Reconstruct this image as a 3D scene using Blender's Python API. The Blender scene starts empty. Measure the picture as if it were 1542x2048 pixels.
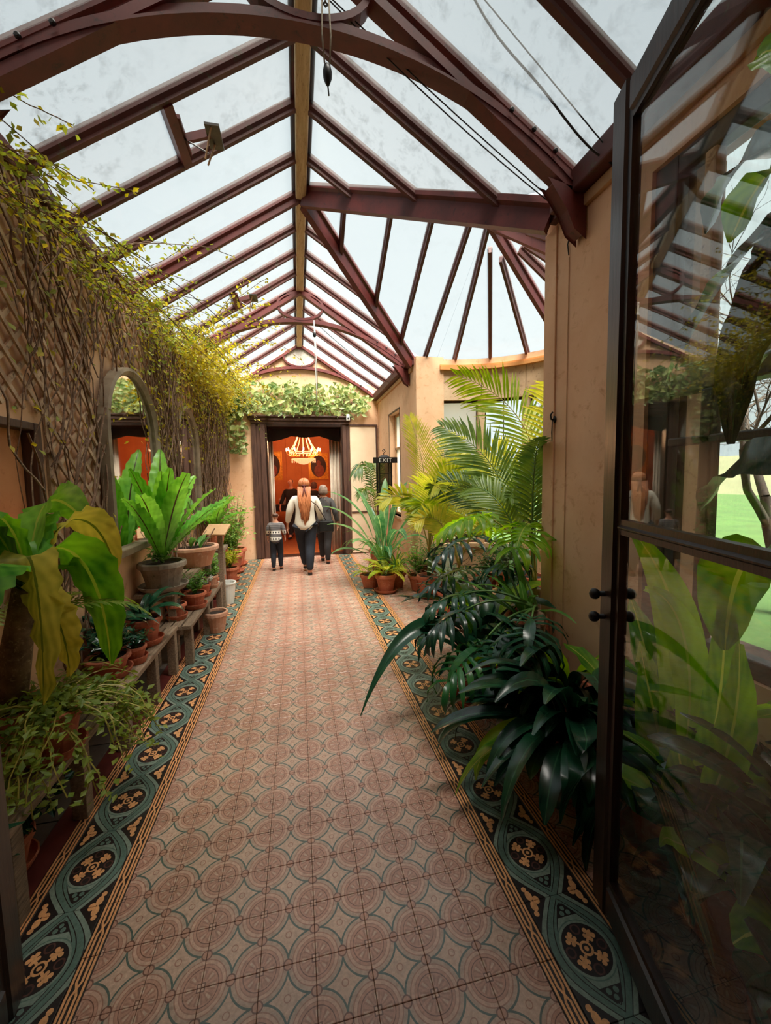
import bpy, bmesh, math, random
from math import sin, cos, pi, radians, sqrt, atan2
from mathutils import Vector, Matrix
R = radians
V = Vector
random.seed(7)
scene = bpy.context.scene
col = scene.collection

# ------------------------------------------------------------------ camera
cam_d = bpy.data.cameras.new('camera')
cam = bpy.data.objects.new('camera', cam_d)
col.objects.link(cam)
cam_d.sensor_fit = 'VERTICAL'
cam_d.sensor_height = 36.0
cam_d.lens = 804.7 / 2048 * 36.0
cam_d.clip_start = 0.03
cam_d.clip_end = 400
_y, _p, _r = R(12.18), R(4.874), R(-1.095)
_f = V((sin(_y) * cos(_p), cos(_y) * cos(_p), -sin(_p)))
_x = V((cos(_y), -sin(_y), 0))
_u = _x.cross(_f)
_x2 = cos(_r) * _x + sin(_r) * _u
_u2 = -sin(_r) * _x + cos(_r) * _u
m = Matrix((_x2, _u2, -_f)).transposed().to_4x4()
m.translation = V((0, 0, 1.65))
cam.matrix_world = m
scene.camera = cam

# ------------------------------------------------------------------ world, sun, exposure
w = bpy.data.worlds.new('overcast_sky')
scene.world = w
w.use_nodes = True
bg = w.node_tree.nodes['Background']
bg.inputs[0].default_value = (0.88, 0.97, 1.0, 1)
bg.inputs[1].default_value = 0.70
sun_d = bpy.data.lights.new('sun', 'SUN')
sun_d.energy = 27.0
sun_d.angle = R(55)
sun_d.color = (1.0, 0.89, 0.77)
sun = bpy.data.objects.new('sun', sun_d)
col.objects.link(sun)
sun.rotation_euler = V((-0.10, 0.58, -1.0)).to_track_quat('-Z', 'Y').to_euler()
sun.location = (0, -3, 12)
vs = scene.view_settings
vs.view_transform = 'Standard'
vs.look = 'None'
vs.exposure = 0.78
vs.gamma = 1.0
vs.use_curve_mapping = False

# ------------------------------------------------------------------ helpers
def tag(o, label=None, cat=None, group=None, kind=None):
    if label: o['label'] = label
    if cat: o['category'] = cat
    if group: o['group'] = group
    if kind: o['kind'] = kind
    return o

def empty(name, loc=(0, 0, 0), rz=0, parent=None):
    o = bpy.data.objects.new(name, None)
    col.objects.link(o)
    o.empty_display_size = 0.1
    o.location = loc
    o.rotation_euler = (0, 0, rz)
    if parent: o.parent = parent
    return o

def thing(name, label, cat, loc=(0, 0, 0), rz=0, group=None):
    return tag(empty(name, loc, rz), label, cat, group)

def place(name, mesh, parent=None, loc=(0, 0, 0), rot=(0, 0, 0), sc=(1, 1, 1), mat=None):
    o = bpy.data.objects.new(name, mesh)
    col.objects.link(o)
    if parent: o.parent = parent
    o.location = loc
    o.rotation_euler = rot
    o.scale = sc if hasattr(sc, '__len__') else (sc, sc, sc)
    return o

class MB:
    """collects faces, builds one mesh"""
    def __init__(s):
        s.v = []; s.f = []; s.uv = []; s.m = []; s.has_uv = False
    def face(s, idx, uv=None, m=0):
        s.f.append(tuple(idx)); s.m.append(m)
        if uv: s.has_uv = True
        s.uv.append(uv)
    def poly(s, pts, uv=None, m=0):
        b = len(s.v); s.v.extend(tuple(p) for p in pts)
        s.face(range(b, b + len(pts)), uv, m)
    def box(s, a, b, m=0):
        x0, y0, z0 = a; x1, y1, z1 = b
        i = len(s.v)
        s.v += [(x0, y0, z0), (x1, y0, z0), (x1, y1, z0), (x0, y1, z0), (x0, y0, z1), (x1, y0, z1), (x1, y1, z1), (x0, y1, z1)]
        for q in ((0, 3, 2, 1), (4, 5, 6, 7), (0, 1, 5, 4), (1, 2, 6, 5), (2, 3, 7, 6), (3, 0, 4, 7)):
            s.face([i + k for k in q], None, m)
        return s
    def bar(s, A, B, sec, up=(0, 0, 1), m=0):
        """extrude section (list of (side, up) points) from A to B"""
        A = V(A); B = V(B); d = (B - A).normalized(); up = V(up)
        side = d.cross(up)
        if side.length < 1e-4: side = d.cross(V((0, 1, 0)))
        side.normalize(); u = side.cross(d)
        i = len(s.v); n = len(sec)
        for P in (A, B):
            for a, b in sec: s.v.append(tuple(P + side * a + u * b))
        for k in range(n):
            k2 = (k + 1) % n
            s.face((i + k, i + k2, i + n + k2, i + n + k), None, m)
        s.face([i + k for k in range(n)][::-1], None, m)
        s.face([i + n + k for k in range(n)], None, m)
        return s
    def beam(s, A, B, w_, h_, up=(0, 0, 1), m=0):
        return s.bar(A, B, [(-w_ / 2, -h_ / 2), (w_ / 2, -h_ / 2), (w_ / 2, h_ / 2), (-w_ / 2, h_ / 2)], up, m)
    def tube(s, pts, r, sides=6, m=0, caps=True, closed=False):
        pts = [V(p) for p in pts]; n = len(pts)
        rr = r if hasattr(r, '__len__') else [r] * n
        base = len(s.v); side = None
        for k in range(n):
            if closed: d = pts[(k + 1) % n] - pts[k - 1]
            else: d = pts[min(k + 1, n - 1)] - pts[max(k - 1, 0)]
            if d.length < 1e-9: d = V((0, 0, 1))
            d.normalize()
            if side is None:
                side = d.cross(V((0, 0, 1)))
                if side.length < 0.05: side = d.cross(V((1, 0, 0)))
            else:
                side = side - d * side.dot(d)
                if side.length < 1e-5: side = d.orthogonal()
            side.normalize(); u = d.cross(side)
            for j in range(sides):
                a = 2 * pi * j / sides
                s.v.append(tuple(pts[k] + (side * cos(a) + u * sin(a)) * rr[k]))
        for k in range(n if closed else n - 1):
            k2 = (k + 1) % n
            for j in range(sides):
                j2 = (j + 1) % sides
                s.face((base + k * sides + j, base + k * sides + j2, base + k2 * sides + j2, base + k2 * sides + j), None, m)
        if caps and not closed:
            s.face([base + j for j in range(sides)][::-1], None, m)
            s.face([base + (n - 1) * sides + j for j in range(sides)], None, m)
        return s
    def lathe(s, prof, c=(0, 0, 0), n=20, m=0):
        """prof = list of (r, z)"""
        b = len(s.v); c = V(c)
        for r, z in prof:
            for j in range(n):
                a = 2 * pi * j / n
                s.v.append((c.x + r * cos(a), c.y + r * sin(a), c.z + z))
        for k in range(len(prof) - 1):
            for j in range(n):
                j2 = (j + 1) % n
                s.face((b + k * n + j, b + k * n + j2, b + (k + 1) * n + j2, b + (k + 1) * n + j), None, m)
        return s
    def ball(s, c, r, n=8, k=6, m=0):
        rx, ry, rz = r if hasattr(r, '__len__') else (r, r, r)
        b = len(s.v); c = V(c)
        for i in range(k + 1):
            t = pi * i / k
            for j in range(n):
                a = 2 * pi * j / n
                s.v.append((c.x + rx * sin(t) * cos(a), c.y + ry * sin(t) * sin(a), c.z + rz * cos(t)))
        for i in range(k):
            for j in range(n):
                j2 = (j + 1) % n
                s.face((b + i * n + j, b + (i + 1) * n + j, b + (i + 1) * n + j2, b + i * n + j2), None, m)
        return s
    def mesh(s, name, mats, smooth=False):
        me = bpy.data.meshes.new(name)
        me.from_pydata(s.v, [], s.f)
        for mt in (mats if isinstance(mats, (list, tuple)) else [mats]): me.materials.append(mt)
        if any(s.m): me.polygons.foreach_set('material_index', s.m)
        if smooth: me.polygons.foreach_set('use_smooth', [True] * len(s.f))
        if s.has_uv:
            L = me.uv_layers.new(name='UVMap'); flat = []
            for f, uv in zip(s.f, s.uv):
                if uv is None: flat += [0.0, 0.0] * len(f)
                else:
                    for a in uv: flat += [a[0], a[1]]
            L.data.foreach_set('uv', flat)
        me.update()
        return me
    def build(s, name, mats, parent=None, loc=(0, 0, 0), rot=(0, 0, 0), smooth=False, bevel=0):
        o = place(name, s.mesh(name, mats, smooth), parent, loc, rot)
        if bevel:
            b = o.modifiers.new('bevel', 'BEVEL'); b.width = bevel; b.segments = 2; b.limit_method = 'ANGLE'
        return o

# ------------------------------------------------------------------ node expressions
class X:
    def __init__(s, nt, sock): s.nt = nt; s.s = sock
    def _op(s, op, *o):
        n = s.nt.nodes.new('ShaderNodeMath'); n.operation = op
        for i, q in enumerate((s,) + o):
            if isinstance(q, X): s.nt.links.new(q.s, n.inputs[i])
            else: n.inputs[i].default_value = q
        return X(s.nt, n.outputs[0])
    def __add__(s, o): return s._op('ADD', o)
    def __sub__(s, o): return s._op('SUBTRACT', o)
    def __mul__(s, o): return s._op('MULTIPLY', o)
    def __truediv__(s, o): return s._op('DIVIDE', o)
    def abs(s): return s._op('ABSOLUTE')
    def sin(s): return s._op('SINE')
    def cos(s): return s._op('COSINE')
    def sqrt(s): return s._op('SQRT')
    def min(s, o): return s._op('MINIMUM', o)
    def max(s, o): return s._op('MAXIMUM', o)
    def lt(s, o): return s._op('LESS_THAN', o)
    def gt(s, o): return s._op('GREATER_THAN', o)
    def atan2(s, o): return s._op('ARCTAN2', o)
    def between(s, a, b): return s.gt(a) * s.lt(b)

def hyp(a, b): return (a * a + b * b).sqrt()

def new_mat(name):
    mt = bpy.data.materials.new(name); mt.use_nodes = True
    nt = mt.node_tree
    return mt, nt, nt.nodes['Principled BSDF'], nt.nodes['Material Output']

def rgb(c): return (c[0], c[1], c[2], 1)

def srgb(r, g, b):
    def f(c):
        c /= 255
        return c / 12.92 if c <= 0.04045 else ((c + 0.055) / 1.055) ** 2.4
    return (f(r), f(g), f(b))

def mixc(nt, fac, a, b, blend='MIX'):
    n = nt.nodes.new('ShaderNodeMix'); n.data_type = 'RGBA'; n.blend_type = blend
    for i, q in ((0, fac), (6, a), (7, b)):
        if isinstance(q, X): nt.links.new(q.s, n.inputs[i])
        elif hasattr(q, 'is_linked'): nt.links.new(q, n.inputs[i])
        elif i == 0: n.inputs[i].default_value = q
        else: n.inputs[i].default_value = rgb(q)
    return n.outputs[2]

def noise(nt, scale, detail=4, rough=0.6, coord='Object', stretch=None, dist=0.0):
    tc = nt.nodes.new('ShaderNodeTexCoord') if coord != 'World' else nt.nodes.new('ShaderNodeNewGeometry')
    out = tc.outputs['Position'] if coord == 'World' else tc.outputs[coord]
    if stretch:
        mp = nt.nodes.new('ShaderNodeMapping'); mp.inputs['Scale'].default_value = stretch
        nt.links.new(out, mp.inputs[0]); out = mp.outputs[0]
    n = nt.nodes.new('ShaderNodeTexNoise')
    n.inputs['Scale'].default_value = scale; n.inputs['Detail'].default_value = detail
    n.inputs['Roughness'].default_value = rough; n.inputs['Distortion'].default_value = dist
    nt.links.new(out, n.inputs['Vector'])
    return X(nt, n.outputs[0])

def ramp(nt, x, stops, interp='LINEAR'):
    n = nt.nodes.new('ShaderNodeValToRGB'); cr = n.color_ramp; cr.interpolation = interp
    while len(cr.elements) < len(stops): cr.elements.new(0.5)
    for e, (p, c) in zip(cr.elements, stops):
        e.position = p; e.color = rgb(c) if hasattr(c, '__len__') else (c, c, c, 1)
    nt.links.new(x.s, n.inputs[0])
    return n.outputs[0]

def bump(nt, bsdf, x, strength, dist=0.01):
    b = nt.nodes.new('ShaderNodeBump'); b.inputs['Strength'].default_value = strength; b.inputs['Distance'].default_value = dist
    nt.links.new(x.s, b.inputs['Height']); nt.links.new(b.outputs[0], bsdf.inputs['Normal'])

def M(name, c1, c2=None, rough=0.6, scale=6, bmp=0.0, metal=0.0, spec=0.5, coord='Object', stretch=None, lo=0.35, hi=0.65, detail=5, c3=None, rnd=0.0):
    mt, nt, b, out = new_mat(name)
    b.inputs['Roughness'].default_value = rough; b.inputs['Metallic'].default_value = metal
    b.inputs['Specular IOR Level'].default_value = spec
    if c2 is None:
        b.inputs['Base Color'].default_value = rgb(c1)
    else:
        n = noise(nt, scale, detail, 0.65, coord, stretch)
        c = ramp(nt, n, [(lo, c1), (hi, c2)])
        if c3 is not None:
            n2 = noise(nt, scale * 4.3, 6, 0.7, coord, stretch, 0.5)
            k = X(nt, ramp(nt, n2, [(0.56, 0.0), (0.70, 1.0)]))
            c = mixc(nt, k, c, c3)
        if rnd:
            oi = nt.nodes.new('ShaderNodeObjectInfo')
            hs = nt.nodes.new('ShaderNodeHueSaturation')
            v = X(nt, oi.outputs['Random']) * rnd + (1 - rnd / 2)
            nt.links.new(v.s, hs.inputs['Value']); nt.links.new(c, hs.inputs['Color']); c = hs.outputs[0]
        nt.links.new(c, b.inputs['Base Color'])
        if bmp: bump(nt, b, n, bmp)
    return mt

def LEAF(name, dark, light, rough=0.38, trans=0.35, rib=None, veins=0.0, spec=0.5, rnd=0.5):
    """leaf: uv.x across (0..1), uv.y along; pale midrib, faint side veins"""
    mt, nt, b, out = new_mat(name)
    tc = nt.nodes.new('ShaderNodeTexCoord'); sp = nt.nodes.new('ShaderNodeSeparateXYZ')
    nt.links.new(tc.outputs['UV'], sp.inputs[0])
    u = (X(nt, sp.outputs[0]) - 0.5).abs(); v = X(nt, sp.outputs[1])
    n = noise(nt, 9, 3, 0.5, 'Object')
    oi = nt.nodes.new('ShaderNodeObjectInfo')
    k = (n - 0.5) * 1.2 + 0.5 + (X(nt, oi.outputs['Random']) - 0.5) * rnd
    c = ramp(nt, k, [(0.2, dark), (0.8, light)])
    if veins:
        wv = ((v * 46 - u * 26).sin() * 0.5 + 0.5) * veins
        c = mixc(nt, wv, c, tuple(min(1, q * 1.7 + 0.01) for q in light))
    if rib is not None:
        c = mixc(nt, u.lt(0.035), c, rib)
    nt.links.new(c, b.inputs['Base Color'])
    b.inputs['Roughness'].default_value = rough; b.inputs['Specular IOR Level'].default_value = spec
    tr = nt.nodes.new('ShaderNodeBsdfTranslucent')
    hs = nt.nodes.new('ShaderNodeHueSaturation'); hs.inputs['Hue'].default_value = 0.485; hs.inputs['Saturation'].default_value = 1.1; hs.inputs['Value'].default_value = 1.6
    nt.links.new(c, hs.inputs['Color']); nt.links.new(hs.outputs[0], tr.inputs[0])
    mx = nt.nodes.new('ShaderNodeMixShader'); mx.inputs[0].default_value = trans
    nt.links.new(b.outputs[0], mx.inputs[1]); nt.links.new(tr.outputs[0], mx.inputs[2])
    nt.links.new(mx.outputs[0], out.inputs[0])
    return mt

def GLASS(name, tint, rough=0.0, dirt=0.0, dirt_col=(0.3, 0.3, 0.27), refl=1.0, trl=0.0, dscale=9.0, stretch=None):
    """thin glass pane: see-through + fresnel mirror + dirt film"""
    mt, nt, b, out = new_mat(name)
    nt.nodes.remove(b)
    t = nt.nodes.new('ShaderNodeBsdfTransparent'); t.inputs[0].default_value = rgb(tint)
    g = nt.nodes.new('ShaderNodeBsdfGlossy'); g.inputs['Roughness'].default_value = rough
    ge = nt.nodes.new('ShaderNodeNewGeometry'); dt = nt.nodes.new('ShaderNodeVectorMath'); dt.operation = 'DOT_PRODUCT'
    nt.links.new(ge.outputs['Normal'], dt.inputs[0]); nt.links.new(ge.outputs['Incoming'], dt.inputs[1])
    c = X(nt, dt.outputs['Value']).abs()
    fac = ((c * -1.0 + 1.0)._op('POWER', 5.0) * 0.96 + 0.04) * refl          # Schlick reflectance, same from both faces
    sh = t.outputs[0]
    if trl:
        tl = nt.nodes.new('ShaderNodeBsdfTranslucent'); tl.inputs[0].default_value = rgb((0.8, 0.84, 0.85))
        mx = nt.nodes.new('ShaderNodeMixShader'); mx.inputs[0].default_value = trl
        nt.links.new(sh, mx.inputs[1]); nt.links.new(tl.outputs[0], mx.inputs[2]); sh = mx.outputs[0]
    mx = nt.nodes.new('ShaderNodeMixShader')
    nt.links.new(fac.s, mx.inputs[0]); nt.links.new(sh, mx.inputs[1]); nt.links.new(g.outputs[0], mx.inputs[2]); sh = mx.outputs[0]
    if dirt:
        d = nt.nodes.new('ShaderNodeBsdfDiffuse'); d.inputs[0].default_value = rgb(dirt_col)
        n = noise(nt, dscale, 7, 0.75, 'World', stretch, 0.3)
        big = noise(nt, dscale * 0.12, 3, 0.5, 'World')
        k = X(nt, ramp(nt, n, [(0.50, 0.0), (0.72, 1.0)])) * X(nt, ramp(nt, big, [(0.35, 0.15), (0.65, 1.0)])) * dirt
        mx = nt.nodes.new('ShaderNodeMixShader')
        nt.links.new(k.s, mx.inputs[0]); nt.links.new(sh, mx.inputs[1]); nt.links.new(d.outputs[0], mx.inputs[2]); sh = mx.outputs[0]
    nt.links.new(sh, out.inputs[0])
    return mt

def EMIT(name, c, s):
    mt, nt, b, out = new_mat(name)
    b.inputs['Base Color'].default_value = rgb(c)
    b.inputs['Emission Color'].default_value = rgb(c); b.inputs['Emission Strength'].default_value = s
    return mt

# ------------------------------------------------------------------ materials
m_plaster = M('salmon_plaster', srgb(226, 178, 138), srgb(236, 194, 156), 0.85, 2.2, 0.15, c3=srgb(205, 152, 112), coord='World')
m_plaster2 = M('ochre_plaster', srgb(214, 140, 92), srgb(226, 158, 108), 0.85, 2.5, 0.12, c3=srgb(196, 122, 78), coord='World')
m_stone = M('bath_stone', srgb(214, 184, 150), srgb(196, 160, 124), 0.85, 4, 0.25, c3=srgb(140, 104, 78), coord='World')
m_maroon = M('maroon_paint', srgb(112, 44, 40), srgb(88, 35, 33), 0.48, 5, 0.1, c3=srgb(62, 30, 28), coord='World')
m_rafter = M('rafter_paint', srgb(98, 46, 41), srgb(76, 38, 34), 0.55, 4, 0.1, c3=srgb(78, 76, 54), coord='World')
m_ridge = M('bare_wood_ridge', srgb(214, 186, 146), srgb(188, 156, 116), 0.7, 6, 0.2, c3=srgb(140, 100, 72), coord='World', stretch=(6, 0.8, 6))
m_darkwood = M('dark_door_wood', srgb(48, 27, 19), srgb(28, 17, 13), 0.34, 5, 0.1, c3=srgb(84, 44, 24), coord='World', stretch=(9, 9, 0.7))
m_frame_dark = M('dark_frame_wood', srgb(92, 62, 48), srgb(62, 40, 34), 0.5, 5, 0.15, coord='World', stretch=(9, 9, 0.8))
m_greenframe = M('dark_window_paint', srgb(58, 60, 50), srgb(44, 44, 38), 0.45, 5, 0.1, coord='World')
m_board = M('pale_batten', srgb(205, 165, 122), srgb(186, 146, 104), 0.7, 5, 0.1, coord='World')
m_cornice = M('orange_cornice', srgb(224, 158, 88), srgb(212, 142, 76), 0.6, 4, 0.05, coord='World')
m_greywood = M('weathered_wood', srgb(158, 136, 112), srgb(112, 92, 74), 0.8, 5, 0.3, c3=srgb(76, 60, 48), coord='Object', stretch=(14, 1.2, 14), rnd=0.35)
m_lattice = M('lattice_wood', srgb(208, 180, 150), srgb(160, 130, 104), 0.8, 7, 0.3, c3=srgb(92, 70, 56), coord='World', rnd=0.35)
m_terra = M('terracotta', srgb(190, 108, 76), srgb(170, 90, 62), 0.8, 7, 0.15, c3=srgb(206, 150, 122), coord='Object', rnd=0.35)
m_terra_pale = M('lime_bloomed_terracotta', srgb(204, 158, 132), srgb(190, 134, 104), 0.85, 5, 0.15, c3=srgb(222, 196, 176), coord='Object')
m_soil = M('potting_soil', srgb(52, 38, 30), srgb(32, 24, 20), 0.95, 30, 0.6)
m_greystone = M('grey_stone_pot', srgb(160, 148, 132), srgb(126, 112, 98), 0.9, 6, 0.3, c3=srgb(96, 92, 74))
m_white = M('white_plastic', srgb(226, 226, 220), srgb(214, 214, 206), 0.4, 5)
m_black = M('black_metal', srgb(26, 25, 25), srgb(38, 36, 35), 0.45, 12, metal=0.4)
m_cable = M('dark_cable', srgb(34, 30, 30), None, 0.6)
m_rope = M('pale_rope', srgb(186, 176, 158), srgb(150, 138, 118), 0.9, 60)
m_steel = M('dull_steel', srgb(110, 108, 104), srgb(84, 82, 80), 0.4, 10, metal=0.8)
m_slab = M('grey_flagstone', srgb(116, 104, 94), srgb(92, 82, 76), 0.75, 3, 0.2, c3=srgb(70, 62, 58), coord='World')
m_redtile = M('plain_red_tile', srgb(112, 48, 42), srgb(92, 38, 36), 0.45, 5, coord='World')
m_twig = M('dry_vine_stem', srgb(150, 120, 96), srgb(100, 76, 60), 0.9, 14, c3=srgb(196, 168, 138), coord='World')
m_mirror = M('mirror_silver', (0.78, 0.78, 0.76), (0.66, 0.66, 0.62), 0.03, 3, metal=1.0, coord='World')
m_mframe = M('grey_mirror_frame', srgb(154, 138, 116), srgb(120, 104, 86), 0.6, 6, 0.2, coord='World')
m_pane = GLASS('milky_roof_glass', (0.715, 0.745, 0.757), 0.05, 0.05, (0.30, 0.31, 0.29), 0.25, 0.05, 5.0)
m_pane_dirty = GLASS('dirty_roof_glass', (0.67, 0.69, 0.70), 0.08, 0.35, (0.20, 0.20, 0.19), 0.25, 0.06, 9.0)
m_glass_clear = GLASS('clean_door_glass', (0.93, 0.95, 0.94), 0.0, 0.0, (0.6, 0.6, 0.55), 0.8)
m_glass = GLASS('door_glass', (0.90, 0.92, 0.90), 0.0, 0.16, (0.62, 0.62, 0.56), 1.15, 0.0, 38.0, (1, 1, 0.22))
m_wglass = GLASS('window_glass', (0.93, 0.95, 0.94), 0.0, 0.12, (0.55, 0.55, 0.5), 0.8, 0.0, 20.0)
m_frost = GLASS('mottled_window_glass', (0.90, 0.88, 0.84), 0.2, 0.15, (0.80, 0.66, 0.52), 0.4, 0.55, 7.0)
# ------------------------------------------------------------------ tile materials
def uv_xy(nt):
    tc = nt.nodes.new('ShaderNodeTexCoord'); sp = nt.nodes.new('ShaderNodeSeparateXYZ')
    nt.links.new(tc.outputs['UV'], sp.inputs[0])
    return X(nt, sp.outputs[0]), X(nt, sp.outputs[1])

def finish_tile(nt, b, c, rough):
    big = noise(nt, 1.1, 4, 0.6, 'World'); fine = noise(nt, 70, 3, 0.7, 'World')
    k = (big * 0.45 + fine * 0.55 - 0.5) * 1.9 + 1.0
    hs = nt.nodes.new('ShaderNodeHueSaturation'); hs.inputs['Saturation'].default_value = 0.95
    nt.links.new(k.s, hs.inputs['Value']); nt.links.new(c, hs.inputs['Color'])
    nt.links.new(hs.outputs[0], b.inputs['Base Color'])
    r = noise(nt, 7, 4, 0.6, 'World') * 0.35 + (rough - 0.17)
    nt.links.new(r.s, b.inputs['Roughness'])
    b.inputs['Specular IOR Level'].default_value = 0.55

def field_tile():
    mt, nt, b, out = new_mat('geometric_medallion_tile')
    u, v = uv_xy(nt)
    cu = (u - 0.5).abs(); cv = (v - 0.5).abs()
    x = cu * -1.0 + 0.5; y = cv * -1.0 + 0.5              # distance from nearest corner
    rc = hyp(x, y)
    buff = srgb(196, 156, 134); brown = srgb(162, 116, 98); rust = srgb(182, 134, 113); dark = srgb(118, 80, 67)
    teal = srgb(88, 100, 92); grey = srgb(180, 150, 130); lite = srgb(194, 160, 138)
    c = ramp(nt, rc, [(0, rust), (0.275, dark), (0.292, rust), (0.335, brown), (0.35, buff), (0.405, brown), (0.425, grey),
                      (0.492, teal), (0.526, lite)], 'CONSTANT')
    ang = y.atan2(x)
    spoke = (ang * 8.0).cos().abs().lt(0.55) * rc.between(0.09, 0.25)
    c = mixc(nt, spoke, c, brown)
    petal = (ang * 8.0).cos().gt(0.72) * rc.between(0.14, 0.24)
    c = mixc(nt, petal, c, lite)
    sq = x.max(y)
    c = mixc(nt, sq.between(0.04, 0.062), c, dark)
    c = mixc(nt, sq.lt(0.04), c, buff)
    dm = hyp(cu.min(cv), (cu.max(cv)) * -1.0 + 0.5)
    c = mixc(nt, dm.lt(0.088), c, dark); c = mixc(nt, dm.lt(0.064), c, rust)
    r0 = hyp(cu, cv)
    c = mixc(nt, r0.between(0.048, 0.066), c, brown)
    finish_tile(nt, b, c, 0.27)
    return mt

def band_tile():
    mt, nt, b, out = new_mat('teal_interlace_tile')
    u, v = uv_xy(nt)
    x = (u - 0.5).abs() * 0.25; y = (v - 0.5).abs() * 0.37
    teal = srgb(92, 116, 104); teal2 = srgb(124, 140, 126); dark = srgb(38, 28, 27); brown = srgb(86, 54, 46); org = srgb(222, 156, 96)
    s = x - (y * (pi / 0.37)).cos() * 0.110
    c = ramp(nt, s + 0.2, [(0, teal2), (0.168, dark), (0.174, teal), (0.184, dark), (0.190, teal), (0.212, dark), (0.217, teal2), (0.236, dark)], 'CONSTANT')
    # orange leaf in the outer spandrels
    lx = x - 0.100; ly = (y - 0.185).abs()
    leaf = hyp(lx, (ly - 0.018) * 0.7).lt(0.013).max(hyp(lx + 0.020, ly).lt(0.013)).max(hyp(lx - 0.006, (ly - 0.044)).lt(0.010))
    c = mixc(nt, leaf * s.gt(0.03), c, org)
    # dark trefoil triangle inside the loop
    tri = y.between(0.108, 0.152) * (x - (y * -1.0 + 0.168) * 0.72).lt(0)
    c = mixc(nt, tri, c, dark)
    dot = hyp(x - 0.013, y - 0.120).lt(0.009).max(hyp(x, y - 0.137).lt(0.008))
    c = mixc(nt, dot, c, teal)
    rm = hyp(x, y)
    ins = rm.lt(0.094)
    med = ramp(nt, rm, [(0, org), (0.006, dark), (0.014, org), (0.021, dark), (0.082, teal2), (0.086, brown), (0.089, teal)], 'CONSTANT')
    a = (x + y) * 0.7071; bb = (x - y).abs() * 0.7071
    fl = hyp((a - 0.050) * 0.42, bb).lt(0.0085).max(hyp(a - 0.058, bb - 0.014).lt(0.0085)).max(hyp(a - 0.040, bb - 0.011).lt(0.007))
    fl = fl.max(hyp(a - 0.028, bb).lt(0.005))
    med = mixc(nt, fl, med, org)
    swirl = hyp(x - 0.062, y).between(0.012, 0.018).max(hyp(x, y - 0.062).between(0.012, 0.018)) * rm.lt(0.078)
    med = mixc(nt, swirl, med, brown)
    c = mixc(nt, ins, c, med)
    finish_tile(nt, b, c, 0.36)
    return mt

def edge_tile():
    mt, nt, b, out = new_mat('orange_chain_edging_tile')
    u, v = uv_xy(nt)
    c0 = (u - 0.5).abs()
    dark = srgb(40, 26, 23); org = srgb(226, 156, 94)
    link = (v * pi).cos().abs() * 3.0
    st = (c0 - link.min(1.0) * 0.150).abs().lt(0.072)
    m_ = st.max(c0.between(0.31, 0.455))
    c = mixc(nt, m_, dark, org)
    finish_tile(nt, b, c, 0.4)
    return mt

m_field, m_band, m_edge = field_tile(), band_tile(), edge_tile()
m_grout = M('floor_bed', srgb(66, 52, 46), srgb(52, 42, 38), 0.9, 12, coord='World')

# ------------------------------------------------------------------ floor
fm = MB(); fm.box((-1.75, -2.4, -0.16), (4.2, 9.0, -0.011))
floor = tag(fm.build('floor', m_grout), 'patterned tile floor of the conservatory', kind='structure')

def tile_mesh(name, wx, wy, mat, gap=0.0016):
    mb = MB(); a, c = wx / 2 - gap / 2, wy / 2 - gap / 2; e = 0.0016
    b0 = len(mb.v)
    mb.v += [(-a, -c, -0.011), (a, -c, -0.011), (a, c, -0.011), (-a, c, -0.011), (-a, -c, -0.0012), (a, -c, -0.0012), (a, c, -0.0012), (-a, c, -0.0012),
             (-a + e, -c + e, 0), (a - e, -c + e, 0), (a - e, c - e, 0), (-a + e, c - e, 0)]
    U = [(0, 0), (1, 0), (1, 1), (0, 1)]
    mb.face((8, 9, 10, 11), U)
    for k in range(4):
        j = (k + 1) % 4
        mb.face((k, j, 4 + j, 4 + k), [U[k], U[j], U[j], U[k]])
        mb.face((4 + k, 4 + j, 8 + j, 8 + k), [U[k], U[j], U[j], U[k]])
    return mb.mesh(name, mat)

T = 0.185
tm_field, tm_band, tm_edge = tile_mesh('field_tile', T, T, m_field), tile_mesh('band_tile', 0.25, 0.37, m_band), tile_mesh('edge_tile', 0.06, T, m_edge)
stuff = {'f': MB(), 'b': MB(), 'e': MB()}
def rest(key, cx, cy, wx, wy):
    g = 0.0009
    a, c = wx / 2 - g, wy / 2 - g
    stuff[key].poly([(cx - a, cy - c, 0), (cx + a, cy - c, 0), (cx + a, cy + c, 0), (cx - a, cy + c, 0)], [(0, 0), (1, 0), (1, 1), (0, 1)])
rr = random.Random(3)
def tile(mesh, x, y, j=0.0005):
    place('tile', mesh, floor, (x, y, rr.uniform(-j, j)), (rr.uniform(-.002, .002), rr.uniform(-.002, .002), 0))
for j in range(-5, 42):
    y = 1.101 + T * (j + 0.5)
    if y > 8.9: break
    for i in range(8):
        x = -0.74 + T * (i + 0.5)
        if 0.75 < y < 5.0: tile(tm_field, x, y)
        else: rest('f', x, y, T, T)
for s in (-1, 1):
    for j in range(-2, 21):
        y = 1.098 + 0.37 * j
        if 0.8 < y < 4.5: tile(tm_band, s * 0.925, y)
        else: rest('b', s * 0.925, y, 0.25, 0.37)
    for xx in (0.77, 1.08):
        for j in range(-4, 41):
            y = 1.098 + T * (j + 0.5)
            if 0.8 < y < 2.75: tile(tm_edge, s * xx, y)
            else: rest('e', s * xx, y, 0.06, T)
for i in range(0, 15):                                      # floor right of the band and inside the bay
    for j in range(-4, 42):
        x = 1.11 + T * (i + 0.5); y = 1.101 + T * (j + 0.5)
        if y > 8.75: continue
        if x < 1.76 or ((x - 2.13) ** 2 + (y - 4.24) ** 2 < 1.55 ** 2) or (x < 2.13 and 2.6 < y < 5.85):
            rest('f', x, y, T, T)
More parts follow.
